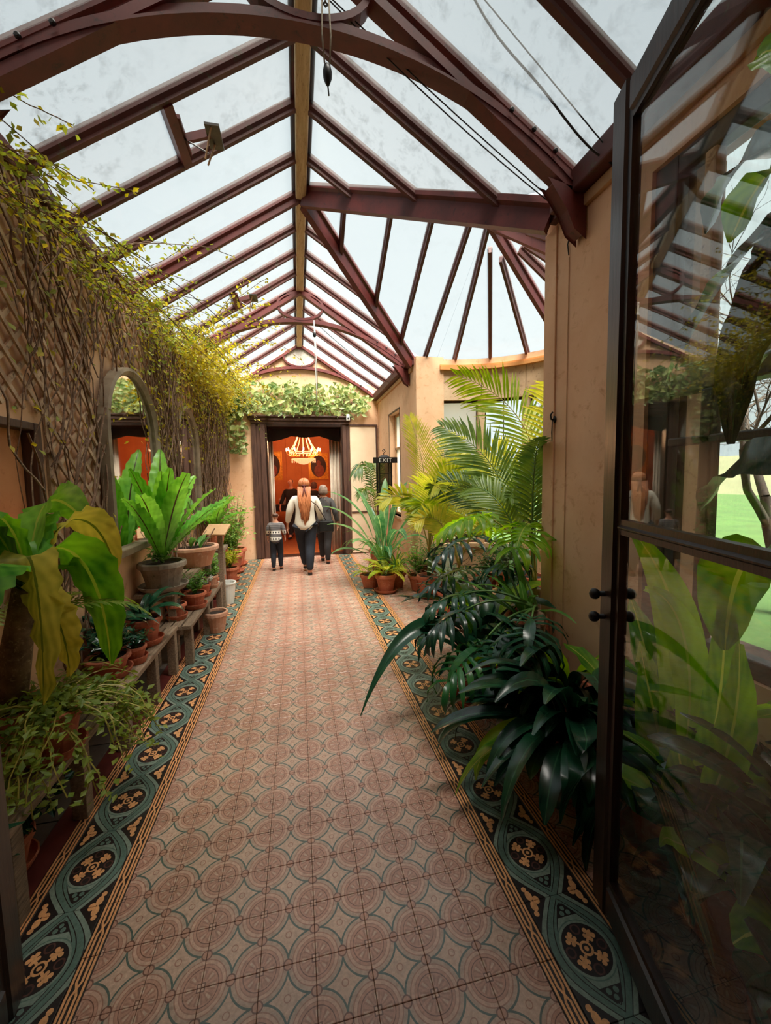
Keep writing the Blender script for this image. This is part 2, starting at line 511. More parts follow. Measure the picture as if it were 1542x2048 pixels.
for k, mt in (('f', m_field), ('b', m_band), ('e', m_edge)):
    tag(stuff[k].build({'f': 'distant_field_tiles', 'b': 'distant_band_tiles', 'e': 'distant_edging_tiles'}[k], mt, floor), kind='stuff')
MB().box((-1.21, 0.3, -0.011), (-1.11, 8.75, -0.001)).build('red_border_strip', m_redtile, floor)
q = random.Random(5)
for k in range(14):                                          # flagstones under the benches
    y = 0.35 + k * 0.6
    MB().box((-1.47, y + .004, -0.011), (-1.214, y + 0.596, -0.002 + q.uniform(-.001, .002))).build('flagstone', m_slab, floor)

# ------------------------------------------------------------------ walls
ZE, ZR, XR, XL, XW = 3.42, 4.45, 0.13, -1.47, 1.76
def wall_boxes(mb, axis, c0, c1, a0, a1, z0, z1, holes):
    """wall slab lying between c0..c1 on the thin axis, holes = (a0, a1, z0, z1)"""
    cuts = sorted({a0, a1, *[h[0] for h in holes], *[h[1] for h in holes]})
    for s, e in zip(cuts, cuts[1:]):
        hz = sorted([(h[2], h[3]) for h in holes if h[0] <= s + 1e-6 and h[1] >= e - 1e-6])
        z = z0; spans = []
        for p, r_ in hz:
            if p > z: spans.append((z, p))
            z = max(z, r_)
        if z < z1: spans.append((z, z1))
        for p, r_ in spans:
            if axis == 'x': mb.box((c0, s, p), (c1, e, r_))
            else: mb.box((s, c0, p), (e, c1, r_))
wl = MB(); wall_boxes(wl, 'x', XL - 0.28, XL, 0.05, 8.75, -0.01, ZE + .03, [(1.25, 2.76, 1.42, 2.0)])
wall_left = tag(wl.build('wall_left', m_plaster), kind='structure')
MB().box((XL - 0.2, 1.24, 1.41), (XL - 0.06, 2.77, 2.01)).build('niche_back', m_plaster2, wall_left)
MB().box((XL - 0.2, 2.70, 1.42), (XL + 0.012, 2.765, 2.0)).build('niche_jamb', m_frame_dark, wall_left, bevel=.006)
MB().box((XL - 0.2, 1.25, 1.955), (XL + 0.012, 2.70, 2.0)).build('niche_lintel', m_frame_dark, wall_left, bevel=.006)
MB().box((XL - 0.2, 1.25, 1.42), (XL + 0.03, 2.70, 1.445)).build('niche_ledge', m_plaster2, wall_left, bevel=.006)

wr = MB(); wall_boxes(wr, 'x', XW, XW + 0.26, 0.05, 2.64, -0.01, ZE, [(0.42, 1.78, 0.80, 3.12)])
wall_right = tag(wr.build('wall_right', m_plaster), kind='structure')
MB().box((XW - 0.012, 2.52, 0), (XW + 0.0, 2.646, 3.30)).build('corner_bead', m_plaster, wall_right, bevel=.004)
wf = MB(); wall_boxes(wf, 'x', XW, XW + 0.26, 5.84, 8.75, -0.01, ZE, [(6.86, 7.66, 0.95, 2.83)])
wall_right_far = tag(wf.build('wall_right_far', m_plaster), kind='structure')
# bay: straight returns, then a half round of stone
C0 = V((2.13, 4.24)); RB = 1.62
wall_bay = tag(empty('wall_bay', (C0.x, C0.y, 0)), kind='structure')
for s, nm in ((1, 'far_return'), (-1, 'near_return')):
    y0, y1 = (1.60, 1.86) if s > 0 else (-1.86, -1.60)
    MB().box((XW - C0.x + .003, y0, 0), (0.06, y1, ZE)).build('side_return', m_plaster, wall_bay)
def arc_wall(mb, r0, r1, a0, a1, z0, z1, n):
    for k in range(n):
        p, q_ = a0 + (a1 - a0) * k / n, a0 + (a1 - a0) * (k + 1) / n
        c = [(r0 * cos(p), r0 * sin(p)), (r1 * cos(p), r1 * sin(p)), (r1 * cos(q_), r1 * sin(q_)), (r0 * cos(q_), r0 * sin(q_))]
        i = len(mb.v)
        mb.v += [(*a, z0) for a in c] + [(*a, z1) for a in c]
        for f in ((0, 3, 2, 1), (4, 5, 6, 7), (0, 1, 5, 4), (1, 2, 6, 5), (2, 3, 7, 6), (3, 0, 4, 7)): mb.face([i + t for t in f])
mb = MB(); arc_wall(mb, RB, RB + .26, R(90), R(-90), 0, 0.55, 24); mb.build('sill_wall', m_stone, wall_bay)
mb = MB(); arc_wall(mb, RB - .03, RB + .28, R(90), R(-90), 0.55, 0.61, 24); mb.build('stone_sill', m_stone, wall_bay)
for k in range(8):                                            # lintel blocks over the lights
    a0, a1 = R(90 - 22.5 * k), R(90 - 22.5 * (k + 1))
    mb = MB(); arc_wall(mb, RB, RB + .26, a0 - .003, a1 + .003, 2.80, 3.26, 4); mb.build('lintel_stone', m_stone, wall_bay)
mb = MB(); arc_wall(mb, RB + .01, RB + .26, R(90), R(-90), 3.24, ZE - .02, 32); mb.build('wall_head', m_plaster, wall_bay)
mb = MB(); arc_wall(mb, RB - .055, RB + .01, R(90), R(-90), 3.235, 3.285, 40); mb.build('cornice_board', m_cornice, wall_bay)
mb = MB(); arc_wall(mb, RB - .035, RB + .01, R(90), R(-90), 3.285, 3.31, 40); mb.build('cornice_fillet', m_cornice, wall_bay)
wn = 0
for k in range(9):
    a = 90 - 22.5 * k
    if 0 < k < 8:
        mb = MB(); arc_wall(mb, RB + .015, RB + .24, R(a + 1.9), R(a - 1.9), 0.61, 2.80, 1)
        mb.build('stone_mullion', m_stone, wall_bay, bevel=.015)
    if k < 8:
        wn += 1
        wo = tag(empty('window_%d' % wn, (C0.x, C0.y, 0)), kind='structure')
        p, q_ = R(a - (1.9 if k else .3)), R(a - 22.5 + (1.9 if k < 7 else .3))
        P = V((cos(p), sin(p), 0)) * (RB + .11); Q = V((cos(q_), sin(q_), 0)) * (RB + .11)
        Z = lambda v_, z: (v_.x, v_.y, z)
        fr = MB()
        for A_, B_ in ((Z(P, .61), Z(P, 2.8)), (Z(Q, .61), Z(Q, 2.8))): fr.beam(A_, B_, .035, .035, (P + Q).normalized())
        for z in (.63, 2.18 if k > 1 else 2.79, 2.785): fr.beam(Z(P, z), Z(Q, z), .035, .035)
        fr.build('window_frame', m_frame_dark, wo)
        pm = MB(); pm.beam(Z(P, 1.7), Z(Q, 1.7), .005, 2.14); pm.build('pane', m_frost if k in (0,) else m_wglass, wo)
        if k > 0:
            lb = MB(); P1 = P.lerp(Q, .5)
            lb.beam(Z(P1, .63), Z(P1, 2.8), .012, .014, (P + Q).normalized()); lb.build('glazing_bar', m_frame_dark, wo)
# far right wall window
wn += 1
wo = tag(empty('window_%d' % wn, (XW + .14, 7.26, 0)), kind='structure')
fr = MB()
for dy in (-.385, 0, .385): fr.box((-.03, dy - .02, .95), (.03, dy + .02, 2.83))
for z in (.97, 2.2, 2.81): fr.box((-.03, -.4, z - .02), (.03, .4, z + .02))
fr.build('window_frame', m_board, wo)
MB().box((-.003, -.4, .95), (.003, .4, 2.83)).build('pane', m_frost, wo)
MB().box((-.16, -.46, .91), (.02, .46, .95)).build('window_sill', m_stone, wo)
for dy in (-.43, .40): MB().box((-.145, dy, .95), (-.135, dy + .03, 2.86)).build('window_architrave', m_frame_dark, wo)
MB().box((-.145, -.43, 2.83), (-.135, .43, 2.86)).build('window_architrave', m_frame_dark, wo)
# window in the near right wall, seen through the glass door
wn += 1
wo = tag(empty('window_%d' % wn, (XW + .02, 1.10, 0)), kind='structure')
def wbar(y0, y1, z0, z1, d=.07, nm='window_frame', mt=m_greenframe): MB().box((0, y0 - 1.10, z0), (d, y1 - 1.10, z1)).build(nm, mt, wo, bevel=.008)
wbar(1.66, 1.78, .80, 3.12); wbar(.42, .52, .80, 3.12); wbar(.52, 1.66, .80, .88); wbar(.52, 1.66, 3.03, 3.12)
wbar(.52, 1.66, 2.02, 2.14, .10, 'transom')
wbar(.52, 1.66, 2.12, 2.15, .13, 'transom_lip')
wbar(1.445, 1.50, .88, 2.02, .06, 'mullion')
wbar(.52, 1.66, 1.775, 1.815, .05, 'glazing_bar'); wbar(.97, 1.01, .88, 2.02, .05, 'glazing_bar')
wbar(1.48, 1.53, 2.14, 3.03, .06, 'stone_bar', m_stone); wbar(.97, 1.01, 2.14, 3.03, .05, 'glazing_bar')
MB().box((.02, -.58, .88), (.026, .56, 3.03)).build('pane', m_wglass, wo)
MB().box((.10, .55, .80), (.27, .675, 3.12)).build('outer_jamb', m_stone, wo)

# far wall with the doorway
YF = 8.75
fw = MB()
wall_boxes(fw, 'y', YF, YF + .22, XL - .28, XW + .26, -0.01, ZE, [(-0.62, 0.97, 0, 2.80)])
i = len(fw.v)
fw.v += [(XL - .1, YF, ZE), (XW + .1, YF, ZE), (XR, YF, ZR + .02), (XL - .1, YF + .22, ZE), (XW + .1, YF + .22, ZE), (XR, YF + .22, ZR + .02)]
for f in ((0, 1, 2), (5, 4, 3), (0, 2, 5, 3), (1, 4, 5, 2), (0, 3, 4, 1)): fw.face([i + t for t in f])
wall_far = tag(fw.build('wall_far', m_plaster), kind='structure')
door_1 = tag(empty('door_1', (0, YF, 0)), kind='structure')
def dbox(nm, a, b, mt=m_frame_dark, bev=.008): return MB().box(a, b).build(nm, mt, door_1, bevel=bev)
for x0, x1, d in ((-.90, -.80, -.05), (-.80, -.72, -.03), (-.72, -.62, -.06), (.97, 1.05, -.05), (1.05, 1.12, -.03)):
    dbox('architrave', (x0, d, 0), (x1, -.001, 2.80))
dbox('door_lining', (-.62, -.06, 0), (-.585, .30, 2.80), m_darkwood); dbox('door_lining', (.935, -.06, 0), (.97, .30, 2.80), m_darkwood)
dbox('head_lining', (-.585, -.06, 2.74), (.935, .30, 2.80), m_darkwood)
dbox('lintel_moulding', (-.90, -.07, 2.80), (1.12, -.001, 2.86)); dbox('lintel_moulding', (-.93, -.10, 2.86), (1.15, -.001, 2.93)); dbox('lintel_moulding', (-.96, -.13, 2.93), (1.18, -.001, 2.965))
dbox('threshold', (-.62, -.02, -.005), (.97, .30, .006), m_darkwood, .002)
# pale folded door leaf against the far wall
dl = thing('door_leaf', 'cream folded-back door leaf with dark edge against far wall', 'door', (1.42, YF - .012, 0))
MB().box((-.29, -.035, .02), (.27, 0, 2.76)).build('leaf_panel', M('cream_paint', srgb(232, 208, 178), srgb(224, 196, 164), 0.5, 2), dl)
for a, b in (((.27, -.05, .02), (.31, 0, 2.80)), ((-.29, -.05, 2.76), (.27, 0, 2.80)), ((-.29, -.05, .9), (.27, -.035, .93))): MB().box(a, b).build('leaf_edge', m_frame_dark, dl)

# near wall, the lobby behind the camera and unseen shading blocks
nw = MB(); wall_boxes(nw, 'y', .05, .28, XL - .28, XW + .26, -.01, ZE, [(-.86, .90, 0, 3.02)])
i = len(nw.v)
nw.v += [(XL - .1, .05, ZE), (XW + .1, .05, ZE), (XR, .05, ZR + .02), (XL - .1, .28, ZE), (XW + .1, .28, ZE), (XR, .28, ZR + .02)]
for f in ((0, 1, 2), (5, 4, 3), (0, 2, 5, 3), (1, 4, 5, 2), (0, 3, 4, 1)): nw.face([i + t for t in f])
wall_near = tag(nw.build('wall_near', m_plaster2), kind='structure')
lob_shade = MB()
for a, b in (((-1.75, -2.4, 0), (-1.6, .05, 3.1)), ((1.6, -2.4, 0), (1.75, .05, 3.1)), ((-1.75, -2.5, 0), (1.75, -2.4, 3.1)), ((-1.75, -2.5, 3.1), (1.75, .05, 3.2))): lob_shade.box(a, b)
for a, b in (((-9, -2.6, 3.2), (9, .04, 11.0)), ((-9, -2.6, 0), (-1.76, .04, 3.2)), ((2.03, -2.6, 0), (9, .04, 3.2))): lob_shade.box(a, b)  # tall unseen house blocks, added to keep sun and sky off the near end
tag(lob_shade.build('wall_lobby_shade_block', M('lobby_and_block_paint', srgb(120, 96, 78), None, .8)), kind='structure')

# ------------------------------------------------------------------ glazed roof
ceiling = tag(empty('ceiling', (XR, 4.24, ZR)), kind='structure')
OFF = V((XR, 4.24, ZR))
def cpart(mb, name, mat, parent=None, smooth=False, bevel=0):
    mb.v = [tuple(V(p) - OFF) for p in mb.v]
    return mb.build(name, mat, ceiling if parent is None else parent, smooth=smooth, bevel=bevel)
def sec(w_, d_, t_=.022): return [(-w_ / 2, t_), (-w_ / 2, -.02), (-w_ * .3, -.04), (-w_ * .3, -d_), (w_ * .3, -d_), (w_ * .3, -.04), (w_ / 2, -.02), (w_ / 2, t_)]
SL = (ZR - ZE) / 1.60
nL = V((-SL, 0, 1)).normalized(); nR = V((SL, 0, 1)).normalized()
def zl(x): return ZR - (XR - x) * SL if x < XR else ZR - (x - XR) * SL
def slab(pts, n, t=.006):
    mb = MB(); k = len(pts); n = V(n).normalized()
    mb.v += [tuple(V(p)) for p in pts] + [tuple(V(p) + n * t) for p in pts]
    mb.face(range(k)[::-1]); mb.face(range(k, 2 * k))
    for j in range(k): mb.face((j, (j + 1) % k, k + (j + 1) % k, k + j))
    return mb
YS = [0.30, 0.80, 1.28, 1.76, 2.28, 2.77, 3.26, 3.75, 4.24, 4.73, 5.22, 5.71, 6.20, 6.84, 7.48, 8.11, 8.75]
TRUSS = (2.28, 6.20, 8.72)
HY = 1.74                                                     # half width of bay roof at the eave
def valley_x(y): return XR + 1.60 * abs(y - 4.24) / HY if abs(y - 4.24) < HY else XR + 1.60
cpart(MB().box((XR - .085, .28, ZR - .03), (XR + .085, 8.75, ZR + .07)), 'ridge_board', m_rafter)
for a, b in ((.28, 2.28), (2.285, 4.22), (4.225, 6.2), (6.205, 8.74)):
    cpart(MB().box((XR - .05, a, ZR - .10), (XR + .05, b, ZR - .03)), 'ridge_capping', m_ridge, bevel=.012)
for y in YS[1:-1]:
    big = y in TRUSS or y == 4.24
    s_ = sec(.075, .085) if big else sec(.055, .058)
    cpart(MB().bar((XR, y, ZR), (XL, y, ZE), s_, nL), 'rafter', m_maroon if big else m_rafter)
    if y == 4.24: continue
    xv = valley_x(y)
    if xv > XR + .1:
        cpart(MB().bar((XR, y, ZR), (xv, y, zl(xv)), s_, nR), 'rafter', m_maroon if big else m_rafter)
for y0, y1 in zip(YS, YS[1:]):
    dirty = y1 < 3.3
    pm_ = m_pane_dirty if dirty else m_pane
    a, b = y0 + .006, y1 - .006
    if (y0, y1) in ((2.77, 3.26), (5.22, 5.71)):
        xm = -.69                                             # opening light: lower pane fixed, upper pane in its own sash
        cpart(slab([(XL, a, ZE), (xm, a, zl(xm)), (xm, b, zl(xm)), (XL, b, ZE)], nL), 'glass_pane', pm_)
        cpart(slab([(xm, a, zl(xm) + .012), (XR, a, ZR + .012), (XR, b, ZR + .012), (xm, b, zl(xm) + .012)], nL), 'glass_pane', pm_)
        cpart(MB().beam((xm, a, zl(xm) - .03), (xm, b, zl(xm) - .03), .06, .09, nL), 'sash_bar', m_maroon)
    else:
        cpart(slab([(XL, a, ZE), (XR, a, ZR), (XR, b, ZR), (XL, b, ZE)], nL), 'glass_pane', pm_)
    xa, xb = valley_x(y0), valley_x(y1)
    pts = [(XR, a, ZR), (xa, a, zl(xa)), (xb, b, zl(xb)), (XR, b, ZR)]
    if xa <= XR + .01: pts = [pts[0], pts[2], pts[3]]
    if xb <= XR + .01: pts = [pts[0], pts[1], pts[2]]
    cpart(slab(pts, nR), 'glass_pane', pm_)
# eaves
cpart(MB().box((XL - .08, .28, ZE - .07), (XL + .05, 8.75, ZE + .03)), 'wall_plate', m_rafter, bevel=.01)
for a, b in ((.28, 2.46), (6.02, 8.75)):
    cpart(MB().box((XR + 1.52, a, ZE - .10), (XR + 1.70, b, ZE + .03)), 'wall_plate', m_rafter, bevel=.01)
    cpart(MB().box((XW - .03, a, ZE - .17), (XW + .0, b, ZE - .105)), 'eave_batten', m_board, bevel=.004)
# valleys, bay ridge, jack rafters
AP = V((C0.x, 4.24, ZR))
for s in (-1, 1):
    cpart(MB().bar((XR + .06, 4.24 + s * .06, ZR), (XR + 1.60, 4.24 + s * HY, ZE), sec(.11, .17), (0, 0, 1)), 'valley_rafter', m_maroon)
cpart(MB().bar((XR, 4.24, ZR), AP, sec(.075, .11), (0, 0, 1)), 'bay_ridge', m_maroon)
for s in (1, -1):
    nS = V((0, s * (ZR - ZE) / HY, 1)).normalized()
    xs = [0.56, 1.05, 1.50, 1.93]
    ends = []
    for x in xs:
        yv = min(HY, (x - XR) / 1.60 * HY)
        ends.append((x, yv))
        cpart(MB().bar((x, 4.24, ZR), (x, 4.24 + s * yv, ZR - yv / HY * (ZR - ZE)), sec(.055, .07), nS), 'jack_rafter', m_rafter)
    seq = [(XR, 0.0)] + ends + [(C0.x, HY)]
    for (xa, ya), (xb, yb) in zip(seq, seq[1:]):
        f_ = lambda x, y: (x, 4.24 + s * y, ZR - y / HY * (ZR - ZE))
        pts = [f_(xa, 0), f_(xb, 0), f_(xb, yb)] + ([f_(xa, ya)] if ya > .01 else [])
        if s < 0: pts = pts[::-1]
        cpart(slab(pts, nS), 'glass_pane', m_pane)
    cpart(MB().box((XW - .05, 4.24 + s * HY - .05, ZE - .10), (C0.x, 4.24 + s * HY + .05, ZE + .02)), 'bay_plate', m_rafter)
RE = HY
angs = [90, 81, 63, 45, 27, 9, -9, -27, -45, -63, -81, -90]
def cone(a, r): return V((C0.x + r * cos(R(a)), 4.24 + r * sin(R(a)), ZR - r / RE * (ZR - ZE)))
for a in angs[1:-1]:
    r0 = {81: .05, 63: .30, 45: .42, 27: .03, 9: .42, -9: .42, -27: .03, -45: .42, -63: .3, -81: .05}[a]
    n_ = V((cos(R(a)) * .6, sin(R(a)) * .6, 1))
    cpart(MB().bar(cone(a, r0), cone(a, RE), sec(.085, .13) if abs(a) == 27 else sec(.055, .09), n_), 'radial_rafter', m_maroon if abs(a) == 27 else m_rafter)
for a, b in zip(angs, angs[1:]):
    mid = R((a + b) / 2)
    cpart(slab([cone(a, .02), cone(b, .02), cone(b, RE), cone(a, RE)], (cos(mid) * .6, sin(mid) * .6, 1)), 'glass_pane', m_pane)
    if abs(a) < 80 or abs(b) < 80:
        pass
mb = MB()
arc_wall(mb, RE - .06, RE + .10, R(90), R(-90), ZE - .10, ZE - .005, 36)
mb.v = [(p[0] + C0.x, p[1] + C0.y, p[2]) for p in mb.v]
cpart(mb, 'curved_eave_beam', m_rafter)
# arched iron trusses
def sweep(mb, pts, y, wy, hn, closed=False):
    n = len(pts); b = len(mb.v)
    for k, (x, z) in enumerate(pts):
        x0, z0 = pts[k - 1] if (k or closed) else pts[0]
        x1, z1 = pts[(k + 1) % n] if (k < n - 1 or closed) else pts[-1]
        tx, tz = x1 - x0, z1 - z0; l = sqrt(tx * tx + tz * tz) or 1
        nx, nz = -tz / l, tx / l
        for sy, sn in ((-1, -1), (1, -1), (1, 1), (-1, 1)):
            mb.v.append((x + nx * sn * hn / 2, y + sy * wy / 2, z + nz * sn * hn / 2))
    for k in range(n if closed else n - 1):
        k2 = (k + 1) % n
        for j in range(4):
            j2 = (j + 1) % 4
            mb.face((b + 4 * k + j, b + 4 * k + j2, b + 4 * k2 + j2, b + 4 * k2 + j))
    if not closed:
        mb.face((b, b + 1, b + 2, b + 3)); e = b + 4 * (n - 1); mb.face((e + 3, e + 2, e + 1, e))
    return mb
AR = 2.41
def arch_z(dx): return 3.95 - (AR - sqrt(AR * AR - dx * dx))
for y in TRUSS:
    tr = empty('arched_truss', (0, y - 4.24, 0), 0, ceiling); tr.location = (0, y - 4.24, 0)
    ox = -OFF.x; oz = -OFF.z
    P_ = [(ox + XR + d * .08, oz + arch_z(d * .08)) for d in range(-19, 20)]
    mb = MB(); sweep(mb, P_, 0, .070, .050)
    P2 = [(p[0], p[1] - .028) for p in P_]; sweep(mb, P2, 0, .10, .014)
    mb.build('iron_arch', m_maroon, tr)
    ov = [(ox + XR + .32 * cos(2 * pi * k / 32), oz + 4.150 + .185 * sin(2 * pi * k / 32)) for k in range(32)]
    sweep(MB(), ov, 0, .075, .034, True).build('oval_ring', m_maroon, tr)
    for s in (-1, 1):
        pd_ = .10 if y != TRUSS[2] else .05
        mb = MB(); mb.bar((ox + XR, 0, oz + ZR - pd_), (ox + XR + s * 1.56, 0, oz + ZE - pd_ + .005), [(-.045, -.022), (.045, -.022), (.045, .025), (-.045, .025)], (s * SL, 0, 1)); mb.build('principal_rafter', m_maroon, tr)
        for k in range(3):                                    # bolts near the feet
            dx = 1.12 + k * .14
            bm_ = MB(); bm_.lathe([(0, .0), (.014, .0), (.014, .010), (.008, .014), (0, .014)], n=8)
            o = bm_.build('bolt', m_black, tr); o.rotation_euler = (R(90), 0, 0); o.location = (ox + XR + s * dx, -.048, oz + arch_z(dx) + .02)
        if y != TRUSS[2]:
            mb = MB(); bx_ = ox + XR + s * 1.55
            mb.v += [(bx_ - s * .16, -.045, oz + ZE - .06), (bx_ + s * .05, -.045, oz + ZE - .1), (bx_ + s * .06, -.045, oz + ZE - .34), (bx_ - s * .0, -.045, oz + ZE - .30), (bx_ - s * .05, -.045, oz + ZE - .2)]
            mb.v += [(p[0], .045, p[2]) for p in mb.v[:5]]
            for k in range(5): mb.face((k, (k + 1) % 5, 5 + (k + 1) % 5, 5 + k))
            mb.face(range(5)); mb.face(range(5, 10)[::-1]); mb.build('foot_bracket', m_maroon, tr, bevel=.012)
# plaque on the gable
pl = MB(); pl.v.append((0, 0, 0)); n_ = 32
for k in range(n_): pl.v.append((.30 * cos(2 * pi * k / n_), 0, .165 * sin(2 * pi * k / n_)))
for k in range(n_): pl.v.append((.30 * cos(2 * pi * k / n_), .02, .165 * sin(2 * pi * k / n_)))
for k in range(n_):
    k2 = (k + 1) % n_
    pl.face((0, 1 + k, 1 + k2)); pl.face((1 + k, 1 + n_ + k, 1 + n_ + k2, 1 + k2))
tag(pl.build('oval_plaque', M('flaking_white_plaster', srgb(226, 220, 210), srgb(200, 188, 174), .9, 14, .3, c3=srgb(150, 132, 122)), loc=(XR, YF - .03, 4.150)),
    'white flaking oval plaque in the gable above the doorway', 'plaque')
# ------------------------------------------------------------------ glazed door leaves at the camera end
def moulded(mb, A, B, w_, t_, up):
    """door member with stepped edges"""
    h_, d = w_ / 2, t_ / 2
    mb.bar(A, B, [(-d * .55, -h_), (d * .55, -h_), (d * .6, -h_ + .018), (d, -h_ + .024), (d, h_ - .024), (d * .6, h_ - .018), (d * .55, h_), (-d * .55, h_), (-d * .6, h_ - .018), (-d, h_ - .024), (-d, -h_ + .024), (-d * .6, -h_ + .018)], up)
    return mb
def glass_door(label, hinge, free, H, side):
    hx, hy = hinge; fx, fy = free
    L = sqrt((fx - hx) ** 2 + (fy - hy) ** 2); rz = atan2(fy - hy, fx - hx)
    t = thing('glass_door', label, 'door', (hx, hy, 0.004), rz)
    ux = (1, 0, 0)
    for x in (.06, L - .065): moulded(MB(), (x, 0, .0), (x, 0, H), .13, .055, ux).build('stile', m_darkwood, t)
    uz = (0, 0, 1)
    moulded(MB(), (.125, 0, H - .065), (L - .13, 0, H - .065), .13, .052, uz).build('top_rail', m_darkwood, t)
    moulded(MB(), (.125, 0, .075), (L - .13, 0, .075), .15, .052, uz).build('bottom_rail', m_darkwood, t)
    moulded(MB(), (.125, 0, 1.463), (L - .13, 0, 1.463), .052, .05, uz).build('middle_rail', m_darkwood, t)
    for z0, z1 in ((.15, 1.44), (1.485, H - .13)):
        MB().box((.12, -.0025, z0), (L - .125, .0025, z1)).build('pane', m_glass if z0 > 1 else m_glass_clear, t)
    hd = MB(); x = L - .055
    for z in ((1.21, 1.125) if side > 0 else ()):
        hd.tube([(x, -.055, z), (x, .055, z)], .010, 8); hd.ball((x, -.062, z), .020); hd.ball((x, .062, z), .020)
    hd.build('handle', m_black, t, smooth=True)
    return t
a_ = R(17.6)
glass_door('open glass door leaf with dark wooden stile on the right, handles halfway up', (1.119 - 1.02 * sin(a_) + .0, 1.278 - 1.02 * cos(a_)), (1.119, 1.278), 2.886, 1)
glass_door('open glass door leaf cut by the left edge of the picture', (-.79, .40), (-.965, 1.435), 2.886, -1)

# ------------------------------------------------------------------ cables, pulleys and vent gear under the roof
def cable(label, pts, r=.004, mat=None, sag=0.0, n=14):
    P = [V(p) for p in pts]; out = []
    if len(P) == 2:
        for k in range(n + 1):
            t = k / n; p = P[0].lerp(P[1], t); p.z -= sag * 4 * t * (1 - t); out.append(p)
    else: out = P
    o = MB().tube(out, r, 5).build('cable', mat or m_cable, smooth=True)
    return tag(o, label, 'cable')
INS = V((1.735, 2.375, 3.27))
cable('upper of two dark cables running from the pulley to the pillar', [(.235, 2.26, 4.10), INS + V((0, 0, .012))], .0035, sag=.015)
cable('lower of two dark cables running from the pulley to the pillar', [(.225, 2.255, 4.085), INS + V((-.008, -.01, -.012))], .0035, sag=.04)
cable('taut dark wire crossing the upper right roof pane', [(.93, 2.20, 4.30), (1.735, 1.97, 3.30)], .0035)
wv = [(.925 + .80 * t, 2.20 - .2 * t, 4.30 - .98 * t - .10 * sin(pi * t) - .025 * sin(9 * t)) for t in [k / 24 for k in range(25)]]
cable('slack wavy cable drooping across the upper right roof pane', wv, .006)
cable('thin dark wire running down to the right from the far arched truss', [(.31, 6.15, 3.94), (1.70, 7.2, 3.32)], .004, sag=.03)
t = thing('insulator', 'small black insulator with wire where cables meet the pillar top', 'insulator', (1.76, 2.375, 3.24))
MB().lathe([(0, 0), (.018, 0), (.02, .02), (.012, .03), (.02, .04), (.018, .06), (0, .06)], n=10).build('insulator_body', m_black, t, (0, 0, 0), (0, R(-90), 0), smooth=True)
MB().tube([(-.03, 0, 0), (-.015, .0, -.06), (-.01, .03, -.12), (-.008, .02, -.19)], .004, 5).build('loose_wire', m_cable, t, smooth=True)
MB().tube([(-.06, 0, .0), (-.004, 0, .0)], .006, 6).build('hook_pin', m_steel, t)
MB().tube([(-.004, .02, -.2), (-.004, .02, -3.1)], .0028, 4).build('wall_wire', m_board, t)
t = thing('wall_hook', 'small black hook fixed halfway up the salmon pillar', 'hook', (1.76, 2.52, 2.03))
MB().tube([(0, 0, 0), (-.03, 0, 0), (-.035, 0, .03), (-.02, 0, .05)], .006, 6).build('hook_arm', m_black, t, smooth=True)
MB().tube([(-.02, 0, -.002), (-.018, .01, -.09), (-.01, .015, -.15)], .0035, 5).build('wire_tail', m_cable, t, smooth=True)
MB().ball((-.006, 0, 0), (.008, .02, .025)).build('hook_plate', m_black, t, smooth=True)
def pulley(label, loc, drop, rope_m, gap=.022):
    t = thing('pulley', label, 'pulley', loc)
    MB().ball((0, 0, -.04), (.028, .016, .045), 10, 8).build('upper_block', m_black, t, smooth=True)
    MB().tube([(0, 0, .06), (0, 0, .0)], .006, 6).build('hanging_hook', m_steel, t)
    MB().tube([(0, 0, -.085), (0, 0, -.11), (.012, 0, -.12), (0, 0, -.13), (-.012, 0, -.12), (0, 0, -.11)], .005, 5).build('swivel_ring', m_steel, t)
    for s in (-1, 1):
        MB().tube([(s * gap * .7, 0, -.06), (s * gap, 0, -drop * .6), (s * gap * .6, 0, -drop + .04)], .0045, 5).build('rope_fall', rope_m, t, smooth=True)
    MB().lathe([(0, -.07), (.010, -.06), (.022, -.03), (.024, 0), (.016, .03), (0, .04)], n=10).build('lower_block', m_black, t, (0, 0, -drop), smooth=True)
    MB().tube([(0, 0, -drop - .06), (.004, 0, -drop - .11)], .004, 5).build('tail_pin', m_black, t)
    return t
pulley('black rope pulley hanging from the near arched truss beside the ridge', (.222, 2.22, 4.13), .43, m_rope)
t = thing('hanging_cord', 'long pale cord hanging from the far arched truss before the ivy', 'cord', (.315, 6.12, 2.72))
MB().tube([(0, 0, 0), (.004, .01, .3), (-.002, 0, .7), (0, 0, 1.22)], .007, 5).build('cord_line', m_white, t, smooth=True)
MB().tube([(.02, 0, .25), (.018, .01, .6), (.01, 0, 1.1)], .006, 5).build('cord_return', m_white, t, smooth=True)
MB().ball((0, 0, 1.02), (.025, .015, .04), 8, 6).build('cord_pulley', m_black, t, smooth=True)
def vent(label, y):
    x = -.66; z = zl(x)
    t = thing('vent_opener', label, 'vent opener', (x, y, z - .09))
    MB().box((-.03, -.15, .03), (.03, .15, .055)).build('crank_plate', m_maroon, t)
    MB().beam((.03, .0, .03), (.22, .0, .10), .025, .05).build('lever_arm', m_maroon, t)
    MB().box((.16, -.10, .06), (.25, .10, .075)).build('pivot_plate', m_steel, t)
    for yy, zz in ((-.08, -.11), (.06, -.09)): MB().tube([(.20, yy, .07), (.15, yy * .6, zz)], .006, 5).build('hanging_rod', m_board, t)
    MB().tube([(-.05, .02, .07), (.17, -.04, -.07)], .005, 5).build('brace_rod', m_steel, t)
    return t
vent('rusty vent opener under the near left roof pane', 3.03)
vent('small vent opener under the far left roof pane', 5.46)

